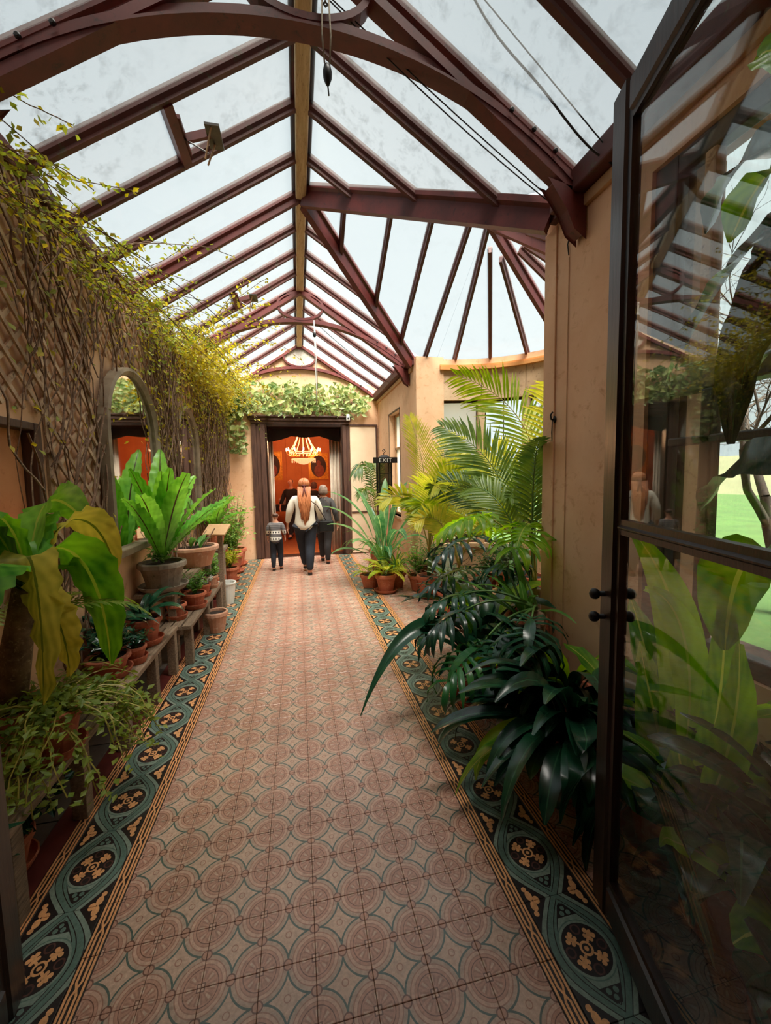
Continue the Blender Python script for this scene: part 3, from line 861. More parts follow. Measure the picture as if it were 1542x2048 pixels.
# ------------------------------------------------------------------ room beyond the doorway
m_owall = M('orange_room_wall', srgb(204, 126, 70), srgb(186, 108, 60), .8, 2)
m_ofloor = M('orange_boards', srgb(150, 74, 34), srgb(120, 56, 26), .35, 4, stretch=(6, .6, 1), coord='World')
y0, y1, rx0, rx1, rz = 8.972, 13.2, -2.4, 2.8, 3.6
tag(MB().box((rx0, y0, -.16), (rx1, y1, 0)).build('floor_room', m_ofloor), kind='structure')
for nm, a, b in (('wall_room_back', (rx0, y1, 0), (rx1, y1 + .1, rz)), ('wall_room_left', (rx0 - .1, y0, 0), (rx0, y1 + .1, rz)), ('wall_room_right', (rx1, y0, 0), (rx1 + .1, y1 + .1, rz)), ('ceiling_room', (rx0 - .1, y0, rz), (rx1 + .1, y1 + .1, rz + .1))):
    tag(MB().box(a, b).build(nm, m_owall), kind='structure')
m_gilt = M('gilt_frame', srgb(226, 160, 60), srgb(180, 116, 40), .35, 20, .3, metal=.6)
m_canvas = M('dark_painting', srgb(40, 22, 18), srgb(70, 34, 24), .6, 3)
m_canvas2 = M('painted_figure', srgb(150, 70, 50), srgb(110, 46, 36), .6, 8)
def picture(label, x0, x1, z0, z1):
    cx, cz = (x0 + x1) / 2, (z0 + z1) / 2; hw, hh = (x1 - x0) / 2, (z1 - z0) / 2
    t = thing('oval_painting', label, 'painting', (cx, y1 - .003, cz), 0, 'gilt framed oval paintings')
    fr = MB()
    for a, b in (((-hw, -.05, -hh), (hw, 0, -hh + .05)), ((-hw, -.05, hh - .05), (hw, 0, hh)), ((-hw, -.05, -hh + .05), (-hw + .05, 0, hh - .05)), ((hw - .05, -.05, -hh + .05), (hw, 0, hh - .05))): fr.box(a, b)
    fr.build('frame', m_gilt, t)
    ma = MB(); n = 28                                          # spandrel mount with an oval opening
    for k in range(n):
        for j in (0, 1):
            a = 2 * pi * (k + j) / n
            c, s = cos(a), sin(a); mx = max(abs(c), abs(s))
            ma.v += [(hw * .82 * c, -.03, hh * .86 * s), (hw * .97 * c / mx, -.022, hh * .97 * s / mx)]
        i = len(ma.v) - 4; ma.face((i, i + 1, i + 3, i + 2))
    ma.build('spandrel_mount', m_gilt, t)
    MB().tube([(hw * .82 * cos(2 * pi * k / 28), -.035, hh * .86 * sin(2 * pi * k / 28)) for k in range(28)], .014, 5, closed=True).build('oval_bead', m_gilt, t)
    MB().box((-hw * .95, -.012, -hh * .95), (hw * .95, -.004, hh * .95)).build('canvas', m_canvas, t)
    fg = MB(); fg.ball((0, -.014, .10), (.07, .006, .09)); fg.ball((0.02, -.014, -.14), (.16, .006, .20)); fg.build('painted_sitter', m_canvas2, t)
picture('gilt framed oval portrait on the orange wall right of the chandelier', .36, .98, 1.64, 2.47)
picture('gilt framed oval portrait half hidden by the left curtain', -1.12, -.46, 1.64, 2.53)
for k, xx in enumerate((-.34, .12)):
    tag(MB().box((xx, y1 - .04, 0), (xx + .30, y1 - .0, 3.2)).build('trim_%d' % (k + 1), m_owall, bevel=.01), kind='structure')
# chandelier
ch = thing('chandelier', 'lit crystal chandelier with candle bulbs in the orange room', 'chandelier', (.17, 10.8, 2.05))
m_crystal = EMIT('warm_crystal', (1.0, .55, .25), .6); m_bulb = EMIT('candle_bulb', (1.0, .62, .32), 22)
MB().lathe([(0, .76), (.13, .76), (.15, .74), (.13, .72), (0, .72)], n=20).build('crown', m_crystal, ch, smooth=True)
MB().tube([(0, 0, .76), (0, 0, 1.55)], .012, 6).build('suspension_rod', m_gilt, ch)
for k in range(12):
    a = 2 * pi * k / 12
    MB().tube([(.13 * cos(a), .13 * sin(a), .74), (.22 * cos(a), .22 * sin(a), .52), (.34 * cos(a), .34 * sin(a), .34)], .007, 4).build('crystal_chain', m_crystal, ch)
    ar = MB().tube([(.2 * cos(a), .2 * sin(a), .22), (.34 * cos(a), .34 * sin(a), .20), (.43 * cos(a), .43 * sin(a), .27), (.43 * cos(a), .43 * sin(a), .33)], .01, 5).build('candle_arm', m_gilt, ch)
    MB().lathe([(0, .33), (.012, .33), (.017, .36), (.010, .395), (0, .41)], (.43 * cos(a), .43 * sin(a), 0), 8).build('bulb', m_bulb, ar, smooth=True)
for r_, z_, k_ in ((.36, .30, 24), (.30, .12, 20)):
    MB().tube([(r_ * cos(2 * pi * k / 32), r_ * sin(2 * pi * k / 32), z_) for k in range(32)], .014, 6, closed=True).build('crystal_ring', m_crystal, ch)
    for k in range(k_):
        a = 2 * pi * k / k_
        MB().lathe([(0, 0), (.012, .03), (.006, .08), (0, .085)], (r_ * cos(a), r_ * sin(a), z_ - .10), 5).build('crystal_drop', m_crystal, ch)
MB().lathe([(0, -.02), (.10, .0), (.2, .06), (.28, .11)], n=16).build('crystal_bowl', m_crystal, ch, smooth=True)
pl_d = bpy.data.lights.new('chandelier_light', 'POINT'); pl_d.energy = 62; pl_d.color = (1.0, .56, .28); pl_d.shadow_soft_size = .3
pl_o = bpy.data.objects.new('chandelier_light', pl_d); col.objects.link(pl_o); pl_o.parent = ch; pl_o.location = (0, 0, .50)
# curtains and pelmet inside the doorway
m_curt = M('white_curtain', srgb(222, 208, 190), srgb(196, 180, 160), .8, 3)
m_swag = M('dark_swag', srgb(52, 30, 26), srgb(34, 22, 20), .8, 5)
def curtain(label, xa, xb, y, z0, z1, folds, mat):
    n = folds * 6; mb = MB()
    for k in range(n + 1):
        t = k / n; x = xa + (xb - xa) * t; d = .035 * sin(2 * pi * folds * t)
        for z in (z0, z1): mb.v.append((x, y + d, z))
        for z in (z0, z1): mb.v.append((x, y + d + .006, z))
    for k in range(n):
        i = 4 * k
        mb.face((i, i + 4, i + 5, i + 1)); mb.face((i + 2, i + 3, i + 7, i + 6)); mb.face((i + 1, i + 5, i + 7, i + 3)); mb.face((i, i + 2, i + 6, i + 4))
    return tag(mb.build('curtain', mat, smooth=True), label, 'curtain', 'doorway curtains')
curtain('white pleated curtain hanging inside the doorway at right', .72, 1.02, 9.2, .01, 2.72, 4, m_curt)
curtain('white pleated curtain hanging inside the doorway at left', -.66, -.50, 9.2, .01, 2.72, 3, m_curt)
sw = MB(); n = 30
for k in range(n + 1):
    t = k / n; x = -.7 + 1.8 * t
    dip = 2.60 - .16 * (abs(2 * t - 1) ** 2.2) - .045 * abs(sin(3 * pi * t))
    sw.v += [(x, 9.08, 2.78), (x, 9.03 + .02 * sin(30 * t), dip), (x, 9.10, 2.78), (x, 9.06 + .02 * sin(30 * t), dip)]
for k in range(n):
    i = 4 * k; sw.face((i, i + 1, i + 5, i + 4)); sw.face((i + 2, i + 6, i + 7, i + 3)); sw.face((i + 1, i + 3, i + 7, i + 5))
tag(sw.build('swag_pelmet', m_swag, smooth=True), 'dark scalloped swag pelmet across the doorway head', 'pelmet')
# side table with a crowd of dark things
sb = thing('console_table', 'dark console table against the back of the orange room', 'table', (-.25, 12.4, 0))
m_dk = M('near_black_wood', srgb(40, 24, 20), srgb(26, 17, 15), .4, 5)
MB().box((-.75, -.3, .86), (.75, .3, .92)).build('table_top', m_dk, sb, bevel=.01)
MB().box((-.7, -.26, .72), (.7, .26, .86)).build('apron', m_dk, sb)
for x in (-.66, .66):
    for y in (-.22, .22): MB().box((x - .035, y - .035, 0), (x + .035, y + .035, .72)).build('leg', m_dk, sb)
tb = thing('china_tureen', 'pale covered tureen on the dark console table', 'tureen', (-.42, 12.3, .921))
MB().lathe([(0, 0), (.07, 0), (.05, .02), (.14, .09), (.15, .15), (.10, .19), (0, .21)], n=16).build('tureen_bowl', m_curt, tb, smooth=True)
MB().ball((0, 0, .225), .02).build('lid_knob', m_gilt, tb)

# small white sensor on the lintel
t = thing('security_camera', 'small white camera fixed to the right end of the door lintel', 'camera', (1.08, YF - .16, 2.86))
MB().box((-.035, -.05, 0), (.035, .03, .13)).build('camera_body', m_white, t, bevel=.012)
MB().lathe([(0, 0), (.018, 0), (.018, .012), (0, .012)], n=10).build('lens', m_black, t, (0, -.05, .045), (R(90), 0, 0))
# EXIT sign on a black lantern by the far right wall
t = thing('lantern_sign', 'black lantern with scrolled top and white EXIT lettering beside the far window', 'lantern', (1.52, 7.10, 1.27))
m_lglass = GLASS('lantern_glass', (.6, .6, .55), 0, .2, (.3, .3, .3), 1)
for x in (-.11, .11):
    for y in (-.11, .11): MB().box((x - .012, y - .012, .04), (x + .012, y + .012, .66)).build('corner_post', m_black, t)
MB().box((-.14, -.14, 0), (.14, .14, .04)).build('lantern_base', m_black, t, bevel=.008)
for z in (.25, .45): 
    for s in (-1, 1): MB().box((-.11, s * .11 - .006, z), (.11, s * .11 + .006, z + .012)).build('glazing_bar', m_black, t)
for s in (-1, 1):
    MB().box((-.098, s * .108 - .002, .04), (.098, s * .108 + .002, .66)).build('pane', m_lglass, t)
    MB().box((s * .108 - .002, -.098, .04), (s * .108 + .002, .098, .66)).build('pane', m_lglass, t)
rf = MB(); rf.v += [(-.17, -.17, .66), (.17, -.17, .66), (.17, .17, .66), (-.17, .17, .66), (-.05, -.05, .78), (.05, -.05, .78), (.05, .05, .78), (-.05, .05, .78)]
for f in ((0, 3, 2, 1), (4, 5, 6, 7), (0, 1, 5, 4), (1, 2, 6, 5), (2, 3, 7, 6), (3, 0, 4, 7)): rf.face(f)
rf.build('lantern_roof', m_black, t)
MB().tube([(0, 0, .78), (.0, 0, .82), (.03, 0, .85), (.0, 0, .89), (-.03, 0, .86), (-.005, 0, .845)], .008, 6).build('scroll_finial', m_black, t, smooth=True)
MB().tube([(0, 0, .0), (0, 0, -1.19)], .022, 8).build('lantern_post', m_black, t)
MB().lathe([(0, -1.27), (.17, -1.27), (.16, -1.24), (.04, -1.19), (0, -1.19)], n=16).build('post_foot', m_black, t)
MB().box((-.23, -.20, .635), (.20, -.185, .735)).build('sign_board', m_black, t)
cu = bpy.data.curves.new('exit_letters', 'FONT'); cu.body = 'EXIT'; cu.size = .095; cu.extrude = .003; cu.space_character = 1.25; cu.align_x = 'CENTER'
cu.materials.append(m_white); tmp = bpy.data.objects.new('tmp_text', cu); col.objects.link(tmp); bpy.context.view_layer.update()
me_ = bpy.data.meshes.new_from_object(tmp.evaluated_get(bpy.context.evaluated_depsgraph_get())); bpy.data.objects.remove(tmp)
lo = place('exit_letters', me_, t); lo.location = (-.015, -.204, .652); lo.rotation_euler = (R(90), 0, 0)

# ------------------------------------------------------------------ outside
m_lawn = M('lawn_grass', srgb(54, 84, 30), srgb(42, 70, 24), .9, .8, c3=srgb(64, 88, 40), coord='World')
tag(MB().box((2.2, -120, -.9), (160, 140, -.6)).build('lawn', m_lawn), 'bright green lawn outside the right windows', 'lawn', kind='structure')
tag(MB().box((-160, 13.5, -.9), (2.2, 140, -.6)).build('lawn_far', m_lawn), 'lawn behind the house', 'lawn', kind='structure')
hl = MB(); n = 40
for k in range(n + 1):
    y = -110 + 240 * k / n; h_ = 5 + 2.4 * sin(k * .5) + 1.3 * sin(k * 1.3)
    hl.v += [(40, y, -.7), (75, y, h_ * .7), (150, y, -.7)]
for k in range(n):
    i = 3 * k; hl.face((i, i + 3, i + 4, i + 1)); hl.face((i + 1, i + 4, i + 5, i + 2))
tag(hl.build('hills', M('far_hill', srgb(92, 94, 68), srgb(78, 82, 58), .95, .1, coord='World'), smooth=True), 'pale hills beyond the lawn', 'hill', kind='structure')
m_bark = M('bare_bark', srgb(60, 48, 42), srgb(42, 34, 30), .9, 9, c3=srgb(110, 100, 80))
def bare_tree(label, loc, H, seed):
    rn = random.Random(seed); t = thing('bare_tree', label, 'tree', loc, 0, 'bare trees on the lawn')
    tr = MB(); br = MB()
    def grow(mb, p, d, L, r, depth):
        pts = [p]; q = V(p); dd = V(d)
        for k in range(4):
            dd = (dd + V((rn.uniform(-.2, .2), rn.uniform(-.2, .2), rn.uniform(-.10, .14)))).normalized(); q = q + dd * L / 4; pts.append(V(q))
        mb.tube(pts, [r, r * .9, r * .8, r * .7, r * .6], 5 if depth < 2 else 3, caps=False)
        if depth >= 6: return
        for k in range(3 if depth < 5 else 2):
            s = pts[rn.choice((2, 3, 4, 4))]; a = rn.uniform(0, 2 * pi)
            nd = (dd + V((cos(a), sin(a), rn.uniform(-.35, .4))) * rn.uniform(.55, 1.0)).normalized()
            grow(br, s, nd, L * rn.uniform(.62, .82), r * .55, depth + 1)
    grow(tr, V((0, 0, 0)), V((-.02, .34, 1)).normalized(), H * .30, H * .020, 0)
    tr.build('trunk', m_bark, t, smooth=True); br.build('branches', m_bark, t, smooth=True)
bare_tree('bare branching tree close outside the window behind the glass door', (4.5, 2.62, -.6), 4.6, 4)
bare_tree('bare tree standing further out on the lawn', (13.5, 13.0, -.6), 9, 9)
bare_tree('bare tree outside the round bay window', (8.5, 10.5, -.6), 7, 12)
bare_tree('bare tree far down the lawn to the right', (7.4, 4.5, -.6), 6.4, 21)
# ------------------------------------------------------------------ leaf builders
PROF = {
    'lance': lambda t: max(0.0, sin(pi * min(1, t * .96 + .02))) ** .8 * (1.15 - .35 * t),
    'strap': lambda t: min(1, .35 + t * 5) * max(0, 1 - t ** 5) ** .8,
    'nest': lambda t: (.22 + .95 * sin(pi * min(1, t) ** 1.15) ** .75) if t < .97 else .12,
    'heart': lambda t: max(0, sin(pi * (t * .9 + .1)) * (1.35 - 1.0 * t) + .05) if t < .99 else 0.0,
    'oval': lambda t: max(0.0, sin(pi * (t * .97 + .03))) ** .65,
    'paddle': lambda t: .12 + .9 * max(0, sin(pi * max(0, (t - .3)) / .7)) ** .7 if t > .3 else .12,
}
def blade(mb, base, az, L, W, elev, droop, n=9, prof='lance', fold=.2, ripple=0., rf=7, power=1.25, roll=0., curl=0., ph=0., m=0, minw=0.0):
    p = V(base); d_h = V((cos(az), sin(az), 0)); sd = V((-sin(az), cos(az), 0)); st = L / n
    cols = (-1, -.5, 0, .5, 1) if ripple else (-1, 0, 1)
    i0 = len(mb.v); K = len(cols); pf = PROF[prof]
    for k in range(n + 1):
        t = k / n; e = elev - droop * t ** power
        up = V((0, 0, 1)) * cos(e) - d_h * sin(e)
        r_ = roll + curl * t
        s2 = sd * cos(r_) + up * sin(r_); u2 = up * cos(r_) - sd * sin(r_)
        w_ = max(minw, W / 2 * pf(t))
        for c in cols:
            q = p + s2 * (w_ * c) + u2 * (abs(c) * fold * w_)
            if ripple and abs(c) > .4: q = q + u2 * (ripple * abs(c) * sin(rf * 2 * pi * t + (1.3 if c > 0 else 0) + ph)) * min(1, 4 * t)
            mb.v.append(tuple(q))
        p = p + (d_h * cos(e) + V((0, 0, 1)) * sin(e)) * st
    for k in range(n):
        for c in range(K - 1):
            a = i0 + k * K + c
            mb.face((a, a + 1, a + K + 1, a + K), [(c / (K - 1), k / n), ((c + 1) / (K - 1), k / n), ((c + 1) / (K - 1), (k + 1) / n), (c / (K - 1), (k + 1) / n)], m)
    return p

def arc_pts(base, az, L, elev, droop, n, power=1.25):
    p = V(base); out = [V(p)]; dirs = []
    for k in range(n):
        t = (k + .5) / n; e = elev - droop * t ** power
        d = V((cos(az) * cos(e), sin(az) * cos(e), sin(e))); dirs.append(d); p = p + d * L / n; out.append(V(p))
    dirs.append(dirs[-1])
    return out, dirs

def bez(pts, n):
    P = [V(q) for q in pts]; out = []
    for k in range(n + 1):
        t = k / n; Q = list(P)
        while len(Q) > 1: Q = [a.lerp(b, t) for a, b in zip(Q, Q[1:])]
        out.append(Q[0])
    return out

def blade_path(mb, ctrl, W, hint, n=22, prof='nest', fold=.28, ripple=.014, rf=9, ph=0., minw=0.0, off=(0, 0, 0)):
    pts = [q - V(off) for q in bez(ctrl, n)]; pf = PROF[prof]; hint = V(hint); i0 = len(mb.v); cols = (-1, -.5, 0, .5, 1)
    for k in range(n + 1):
        d = (pts[min(n, k + 1)] - pts[max(0, k - 1)]).normalized(); sd = (hint - d * hint.dot(d)).normalized(); up = sd.cross(d); t = k / n
        w_ = max(minw, W / 2 * pf(t))
        for c in cols:
            q = pts[k] + sd * (w_ * c) + up * (abs(c) * fold * w_)
            if abs(c) > .4: q = q + up * (ripple * abs(c) * sin(rf * 2 * pi * t + (1.3 if c > 0 else 0) + ph)) * min(1, 4 * t)
            mb.v.append(tuple(q))
    for k in range(n):
        for c in range(4):
            a = i0 + k * 5 + c
            mb.face((a, a + 1, a + 6, a + 5), [(c / 4, k / n), ((c + 1) / 4, k / n), ((c + 1) / 4, (k + 1) / n), (c / 4, (k + 1) / n)])

def frond(mb, base, az, L, elev, droop, nl=26, ll=.32, lw=.022, ang=50, ldroop=.7, start=.22, r0=.008, n=14, vee=.35, lprof='lance', lseg=4, taper=.75, tip=1.0, power=1.3, rn=random, path=None):
    """pinnate leaf: rachis with leaflets both sides; material 0 leaflets, 1 rachis"""
    if path: pts = bez(path, n); dirs = [(b - a).normalized() for a, b in zip(pts, pts[1:])]; dirs.append(dirs[-1]); az = atan2(dirs[0].y, dirs[0].x)
    else: pts, dirs = arc_pts(base, az, L, elev, droop, n, power)
    mb.tube(pts, [r0 * (1 - .8 * k / n) for k in range(n + 1)], 4, m=1)
    for j in range(nl):
        t = start + (1 - start) * (j + .5) / nl; f = t * n; k = min(n - 1, int(f))
        p = pts[k].lerp(pts[k + 1], f - k); d = dirs[k]
        env = (sin(pi * (0.12 + .88 * (t - start) / (1 - start)) ** .8)) * taper + (1 - taper)
        l_ = ll * max(.15, env) * rn.uniform(.9, 1.08)
        side = d.cross(V((0, 0, 1)))
        if side.length < .1: side = V((-sin(az), cos(az), 0))
        side.normalize()
        if path:
            iv_ = d.cross(V((.38, .92, 0)))
            if iv_.length > .1: iv_.normalize(); side = (iv_ * (1 if iv_.dot(side) >= 0 else -1) * 1.0 + side * .45).normalized(); side = (side - d * side.dot(d)).normalized()
        up = side.cross(d)
        A = R(ang) * (1 - .45 * t)
        for s in (-1, 1):
            ld = d * cos(A) + side * s * sin(A) + up * vee
            ld.normalize(); a2 = atan2(ld.y, ld.x); e2 = atan2(ld.z, sqrt(ld.x ** 2 + ld.y ** 2))
            wd = ld.cross(up).normalized(); dp = ldroop * rn.uniform(.7, 1.3) * .5; i0 = len(mb.v); pf = PROF[lprof]
            for q in range(lseg + 1):                                # leaflet lying in the plane of the frond
                tt = q / lseg; c_ = p + ld * (l_ * tt) - V((0, 0, dp * l_ * tt * tt)); hw = lw / 2 * pf(tt)
                mb.v += [tuple(c_ - wd * hw + up * hw * .35), tuple(c_), tuple(c_ + wd * hw + up * hw * .35)]
            for q in range(lseg):
                for c in (0, 1):
                    a_i = i0 + 3 * q + c
                    mb.face((a_i, a_i + 1, a_i + 4, a_i + 3), [(c / 2, q / lseg), ((c + 1) / 2, q / lseg), ((c + 1) / 2, (q + 1) / lseg), (c / 2, (q + 1) / lseg)])
    return pts[-1]

def scatter_leaf(mb, p, size, nrm, rn, m=0, tilt=.7):
    a = rn.uniform(0, 2 * pi)
    nrm = (V(nrm) + V((rn.uniform(-1, 1), rn.uniform(-1, 1), rn.uniform(-1, 1))) * tilt).normalized()
    t1 = nrm.orthogonal().normalized(); t2 = nrm.cross(t1)
    u = t1 * cos(a) + t2 * sin(a); w_ = nrm.cross(u); p = V(p)
    s = size * rn.uniform(.65, 1.2)
    i = len(mb.v)
    mb.v += [tuple(p), tuple(p + u * s * .4 + w_ * s * .3 + nrm * s * .08), tuple(p + u * s), tuple(p + u * s * .4 - w_ * s * .3 + nrm * s * .08)]
    mb.face((i, i + 1, i + 2), [(.5, 0), (1, .4), (.5, 1)], m); mb.face((i, i + 2, i + 3), [(.5, 0), (.5, 1), (0, .4)], m)

l_nest = LEAF('nest_fern_leaf', srgb(70, 140, 44), srgb(140, 204, 84), .34, .45, srgb(66, 50, 24), .10)
l_nest_y = LEAF('ageing_nest_leaf', srgb(120, 124, 40), srgb(186, 172, 74), .5, .4, srgb(90, 100, 30), .2)
l_big = LEAF('big_fern_leaf', srgb(44, 104, 34), srgb(120, 176, 60), .30, .40, srgb(150, 170, 70), .14)
l_dark = LEAF('dark_glossy_leaf', srgb(12, 40, 30), srgb(32, 78, 52), .24, .10, srgb(48, 92, 62), .05, .6)
l_mid = LEAF('mid_green_leaf', srgb(50, 104, 48), srgb(104, 152, 72), .32, .30, srgb(140, 170, 100), .05)
l_strel = LEAF('paddle_leaf', srgb(52, 108, 66), srgb(120, 164, 104), .30, .35, srgb(180, 200, 130), .06)
l_palm = LEAF('palm_leaflet', srgb(120, 148, 44), srgb(206, 200, 84), .42, .5)
l_palm_d = LEAF('dark_palm_leaflet', srgb(50, 84, 36), srgb(116, 140, 54), .4, .35)
l_fern = LEAF('yellow_fern_leaf', srgb(142, 166, 44), srgb(206, 208, 84), .5, .45)
l_herb = LEAF('herb_leaf', srgb(84, 136, 58), srgb(140, 178, 88), .5, .4)
l_trail = LEAF('trailing_leaf', srgb(96, 126, 44), srgb(156, 168, 72), .5, .4)
l_vine = LEAF('yellowing_vine_leaf', srgb(150, 146, 44), srgb(206, 190, 80), .6, .45, rnd=.2)
l_vine_g = LEAF('green_vine_leaf', srgb(108, 128, 46), srgb(170, 178, 76), .6, .4, rnd=.2)
l_ivy = LEAF('ivy_leaf', srgb(92, 122, 62), srgb(196, 204, 132), .42, .25, srgb(190, 196, 140), 0, rnd=.9)
l_silver = LEAF('silver_cycad_leaflet', srgb(120, 150, 128), srgb(180, 200, 180), .5, .2)
l_suc = LEAF('succulent_leaf', srgb(146, 152, 140), srgb(190, 186, 176), .5, .15)
l_back = LEAF('backlit_leaf', srgb(70, 132, 34), srgb(150, 190, 52), .32, .55, srgb(190, 200, 90), .10)
m_stalk = M('green_stalk', srgb(96, 136, 62), srgb(70, 108, 50), .45, 8)
m_stalk_y = M('yellow_stalk', srgb(176, 164, 74), srgb(142, 132, 56), .5, 8)

# ------------------------------------------------------------------ trellis on the left wall
tr = thing('trellis', 'weathered diamond lattice trellis covering the left wall', 'trellis', (XL, 3.5, .95))
ty0, ty1, tz0, tz1 = 1.62, 5.35, .98, 3.36
def blocked(y, z): return (y < 2.80 and 1.38 < z < 2.06) or (3.40 < y < 4.62 and z < 2.62) or (5.2 < y)
sp = .165
for layer, sg in ((0, 1), (1, -1)):
    c0 = (ty0 - sg * tz1) if sg > 0 else (ty0 + tz0)
    c = ty0 - tz1 * 1 if sg > 0 else ty0 + tz0
    lo, hi = (ty0 - tz1, ty1 - tz0) if sg > 0 else (ty0 + tz0, ty1 + tz1)
    c = lo + .08
    while c < hi:
        run = None; prev = None
        n = 90
        for k in range(n + 1):
            z = tz0 + (tz1 - tz0) * k / n; y = c + sg * z
            ok = ty0 <= y <= ty1 and not blocked(y, z) and k < n
            if ok:
                if run is None: run = (y, z)
                prev = (y, z)
            elif run is not None:
                if prev[1] - run[1] > .12:
                    x = .018 + .011 * layer
                    MB().beam((x, run[0] - 3.5, run[1] - .95), (x, prev[0] - 3.5, prev[1] - .95), .026, .011, (1, 0, 0)).build('slat', m_lattice, tr)
                run = None
        c += sp
for y in (2.82, 3.36): MB().box((.002, y - 3.5 - .02, .05), (.018, y - 3.5 + .02, 2.40)).build('batten', m_lattice, tr)

# ------------------------------------------------------------------ arched mirrors
def mirror(label, yc, hw, z0, z1):
    t = thing('arched_mirror', label, 'mirror', (XL + .05, yc, z0), 0, 'arched wall mirrors')
    zs = z1 - z0 - hw; n = 16
    prof = [(-hw, 0)] + [(-hw * cos(pi * k / n), zs + hw * sin(pi * k / n)) for k in range(n + 1)] + [(hw, 0)]
    g = MB(); g.v = [(.0, y, z) for y, z in prof] + [(.012, y, z) for y, z in prof]; k = len(prof)
    g.face(range(k)); g.face(range(k, 2 * k)[::-1])
    for j in range(k): g.face((j, (j + 1) % k, k + (j + 1) % k, k + j))
    g.build('mirror_glass', m_mirror, t)
    f = MB(); b = len(f.v)
    for j, (y, z) in enumerate(prof):
        s = 1 + .055 / hw; yo, zo = (y * s, z if j in (0, k - 1) else zs + (z - zs) * s)
        f.v += [(-.02, yo, zo), (.05, yo, zo), (.06, (yo + y) / 2, (zo + z) / 2), (.03, y * .985, z if j in (0, k - 1) else zs + (z - zs) * .985), (-.02, y, z)]
    for j in range(k - 1):
        for c in range(5):
            c2 = (c + 1) % 5; f.face((5 * j + c, 5 * j + c2, 5 * j + 5 + c2, 5 * j + 5 + c))
    f.build('mirror_frame', m_mframe, t)
    MB().box((-.02, -hw - .07, -.06), (.07, hw + .07, 0)).build('bottom_rail', m_mframe, t, bevel=.008)
mirror('larger arched mirror in a grey frame behind the bright nest fern', 4.0, .53, 1.12, 2.58)
mirror('farther arched mirror in a grey frame half grown over by vine', 5.78, .47, 1.20, 2.57)

# ------------------------------------------------------------------ vine on the left wall
vn = thing('climbing_vine', 'yellowing climbing vine with a thicket of dry stems on the left wall', 'vine', (XL, 6.0, 0))
OV = V((XL, 6.0, 0)); rn = random.Random(11)
def mirror_zone(y, z): return (3.44 < y < 4.56 and z < 2.58 and (z < 2.05 or (y - 4.0) ** 2 + (z - 2.05) ** 2 < .28)) or (5.29 < y < 6.27 and z < 2.57 and z > 1.3 and (z < 2.1 or (y - 5.78) ** 2 + (z - 2.1) ** 2 < .24))
stems = MB(); lv = MB(); lg = MB()
for k in range(900):
    dense = rn.random() < .58
    y = rn.uniform(4.5, 8.5) if dense else rn.uniform(2.5, 8.3)
    z = rn.choice((.35, .9, 1.2, 1.6, 2.0, 2.4)) + rn.uniform(0, .5); x = rn.uniform(.03, .10 if not dense else .17)
    pts = []; dy = rn.uniform(-.3, .3) + (.0 if dense else rn.uniform(-.6, .6))
    L = rn.uniform(.6, 1.9); ns = 9
    for j in range(ns + 1):
        if z > 3.36: break
        pts.append(V((x, y - 6.0, z)))
        dy += rn.uniform(-.35, .35); dy *= .85
        y += dy * L / ns; z += L / ns * rn.uniform(.6, 1.0); x = min(.2, max(.03, x + rn.uniform(-.02, .02)))
        if mirror_zone(y, z): break
    if len(pts) > 2: stems.tube(pts, [.0065 * rn.uniform(.5, 1.2)] * len(pts), 3, caps=False)
tag(stems.build('dry_stems', m_twig, vn, smooth=True), kind='stuff')
def vine_density(y, z):
    d = .20 + max(0, (y - 3.6) / 4.6) * .55
    top = 3.30 - z
    if y > 4.2: d += max(0, 1.0 - abs(z - (3.0 - .0 * y)) / .8) * .7
    if z < 1.9: d *= .25
    if y < 4.0 and z < 2.6: d *= .5
    return d
cnt = 0
for k in range(26000):
    y = rn.uniform(2.3, 8.65); z = rn.uniform(1.1, 3.42)
    if rn.random() > vine_density(y, z) * .55 or (mirror_zone(y, z) and rn.random() < .93): continue
    cl = .5 + .5 * sin(y * 5.1 + 2 * sin(z * 4)) * sin(z * 6.3 + 1.7 * sin(y * 3))
    if rn.random() > .25 + .75 * cl: continue
    x = rn.uniform(.05, .12 + .16 * max(0, (z - 2.2)) * (y > 4))
    scatter_leaf(lv if rn.random() < .72 else lg, (x, y - 6.0, z), .055, (1, 0, .4), rn); cnt += 1
# strands reaching out under the roof
strand = MB()
for k in range(150):
    y = rn.uniform(1.9, 8.2); z = rn.uniform(3.0, 3.40); x = rn.uniform(.04, .14)
    near = y < 5
    L = rn.uniform(.5, 1.7) if rn.random() < .5 else rn.uniform(.3, .8); ns = 16
    d = V((rn.uniform(.12, .55), rn.uniform(.15, .8) if near else rn.uniform(-.4, .5), rn.uniform(-.05, .55))).normalized(); pts = []
    p = V((x, y, z))
    for j in range(ns + 1):
        roof = ZE - .10 + p.x * SL
        if p.z > roof: p.z = roof
        if p.y > 8.65: break
        pts.append(V((p.x, p.y - 6.0, p.z)))
        if j > 1:
            for q_ in range(2 if near else 3): scatter_leaf(lg if (near and rn.random() < .6) else lv, pts[-1] + V((rn.uniform(-.02, .02), rn.uniform(-.03, .03), rn.uniform(-.05, .02))), .042 if near else .055, (0, 0, 1), rn, tilt=1.2)
        d = (d + V((rn.uniform(-.14, .14), rn.uniform(-.12, .14), rn.uniform(-.20, .10)))).normalized(); p = p + d * L / ns
    if len(pts) > 2: strand.tube(pts, .0032, 3, caps=False)
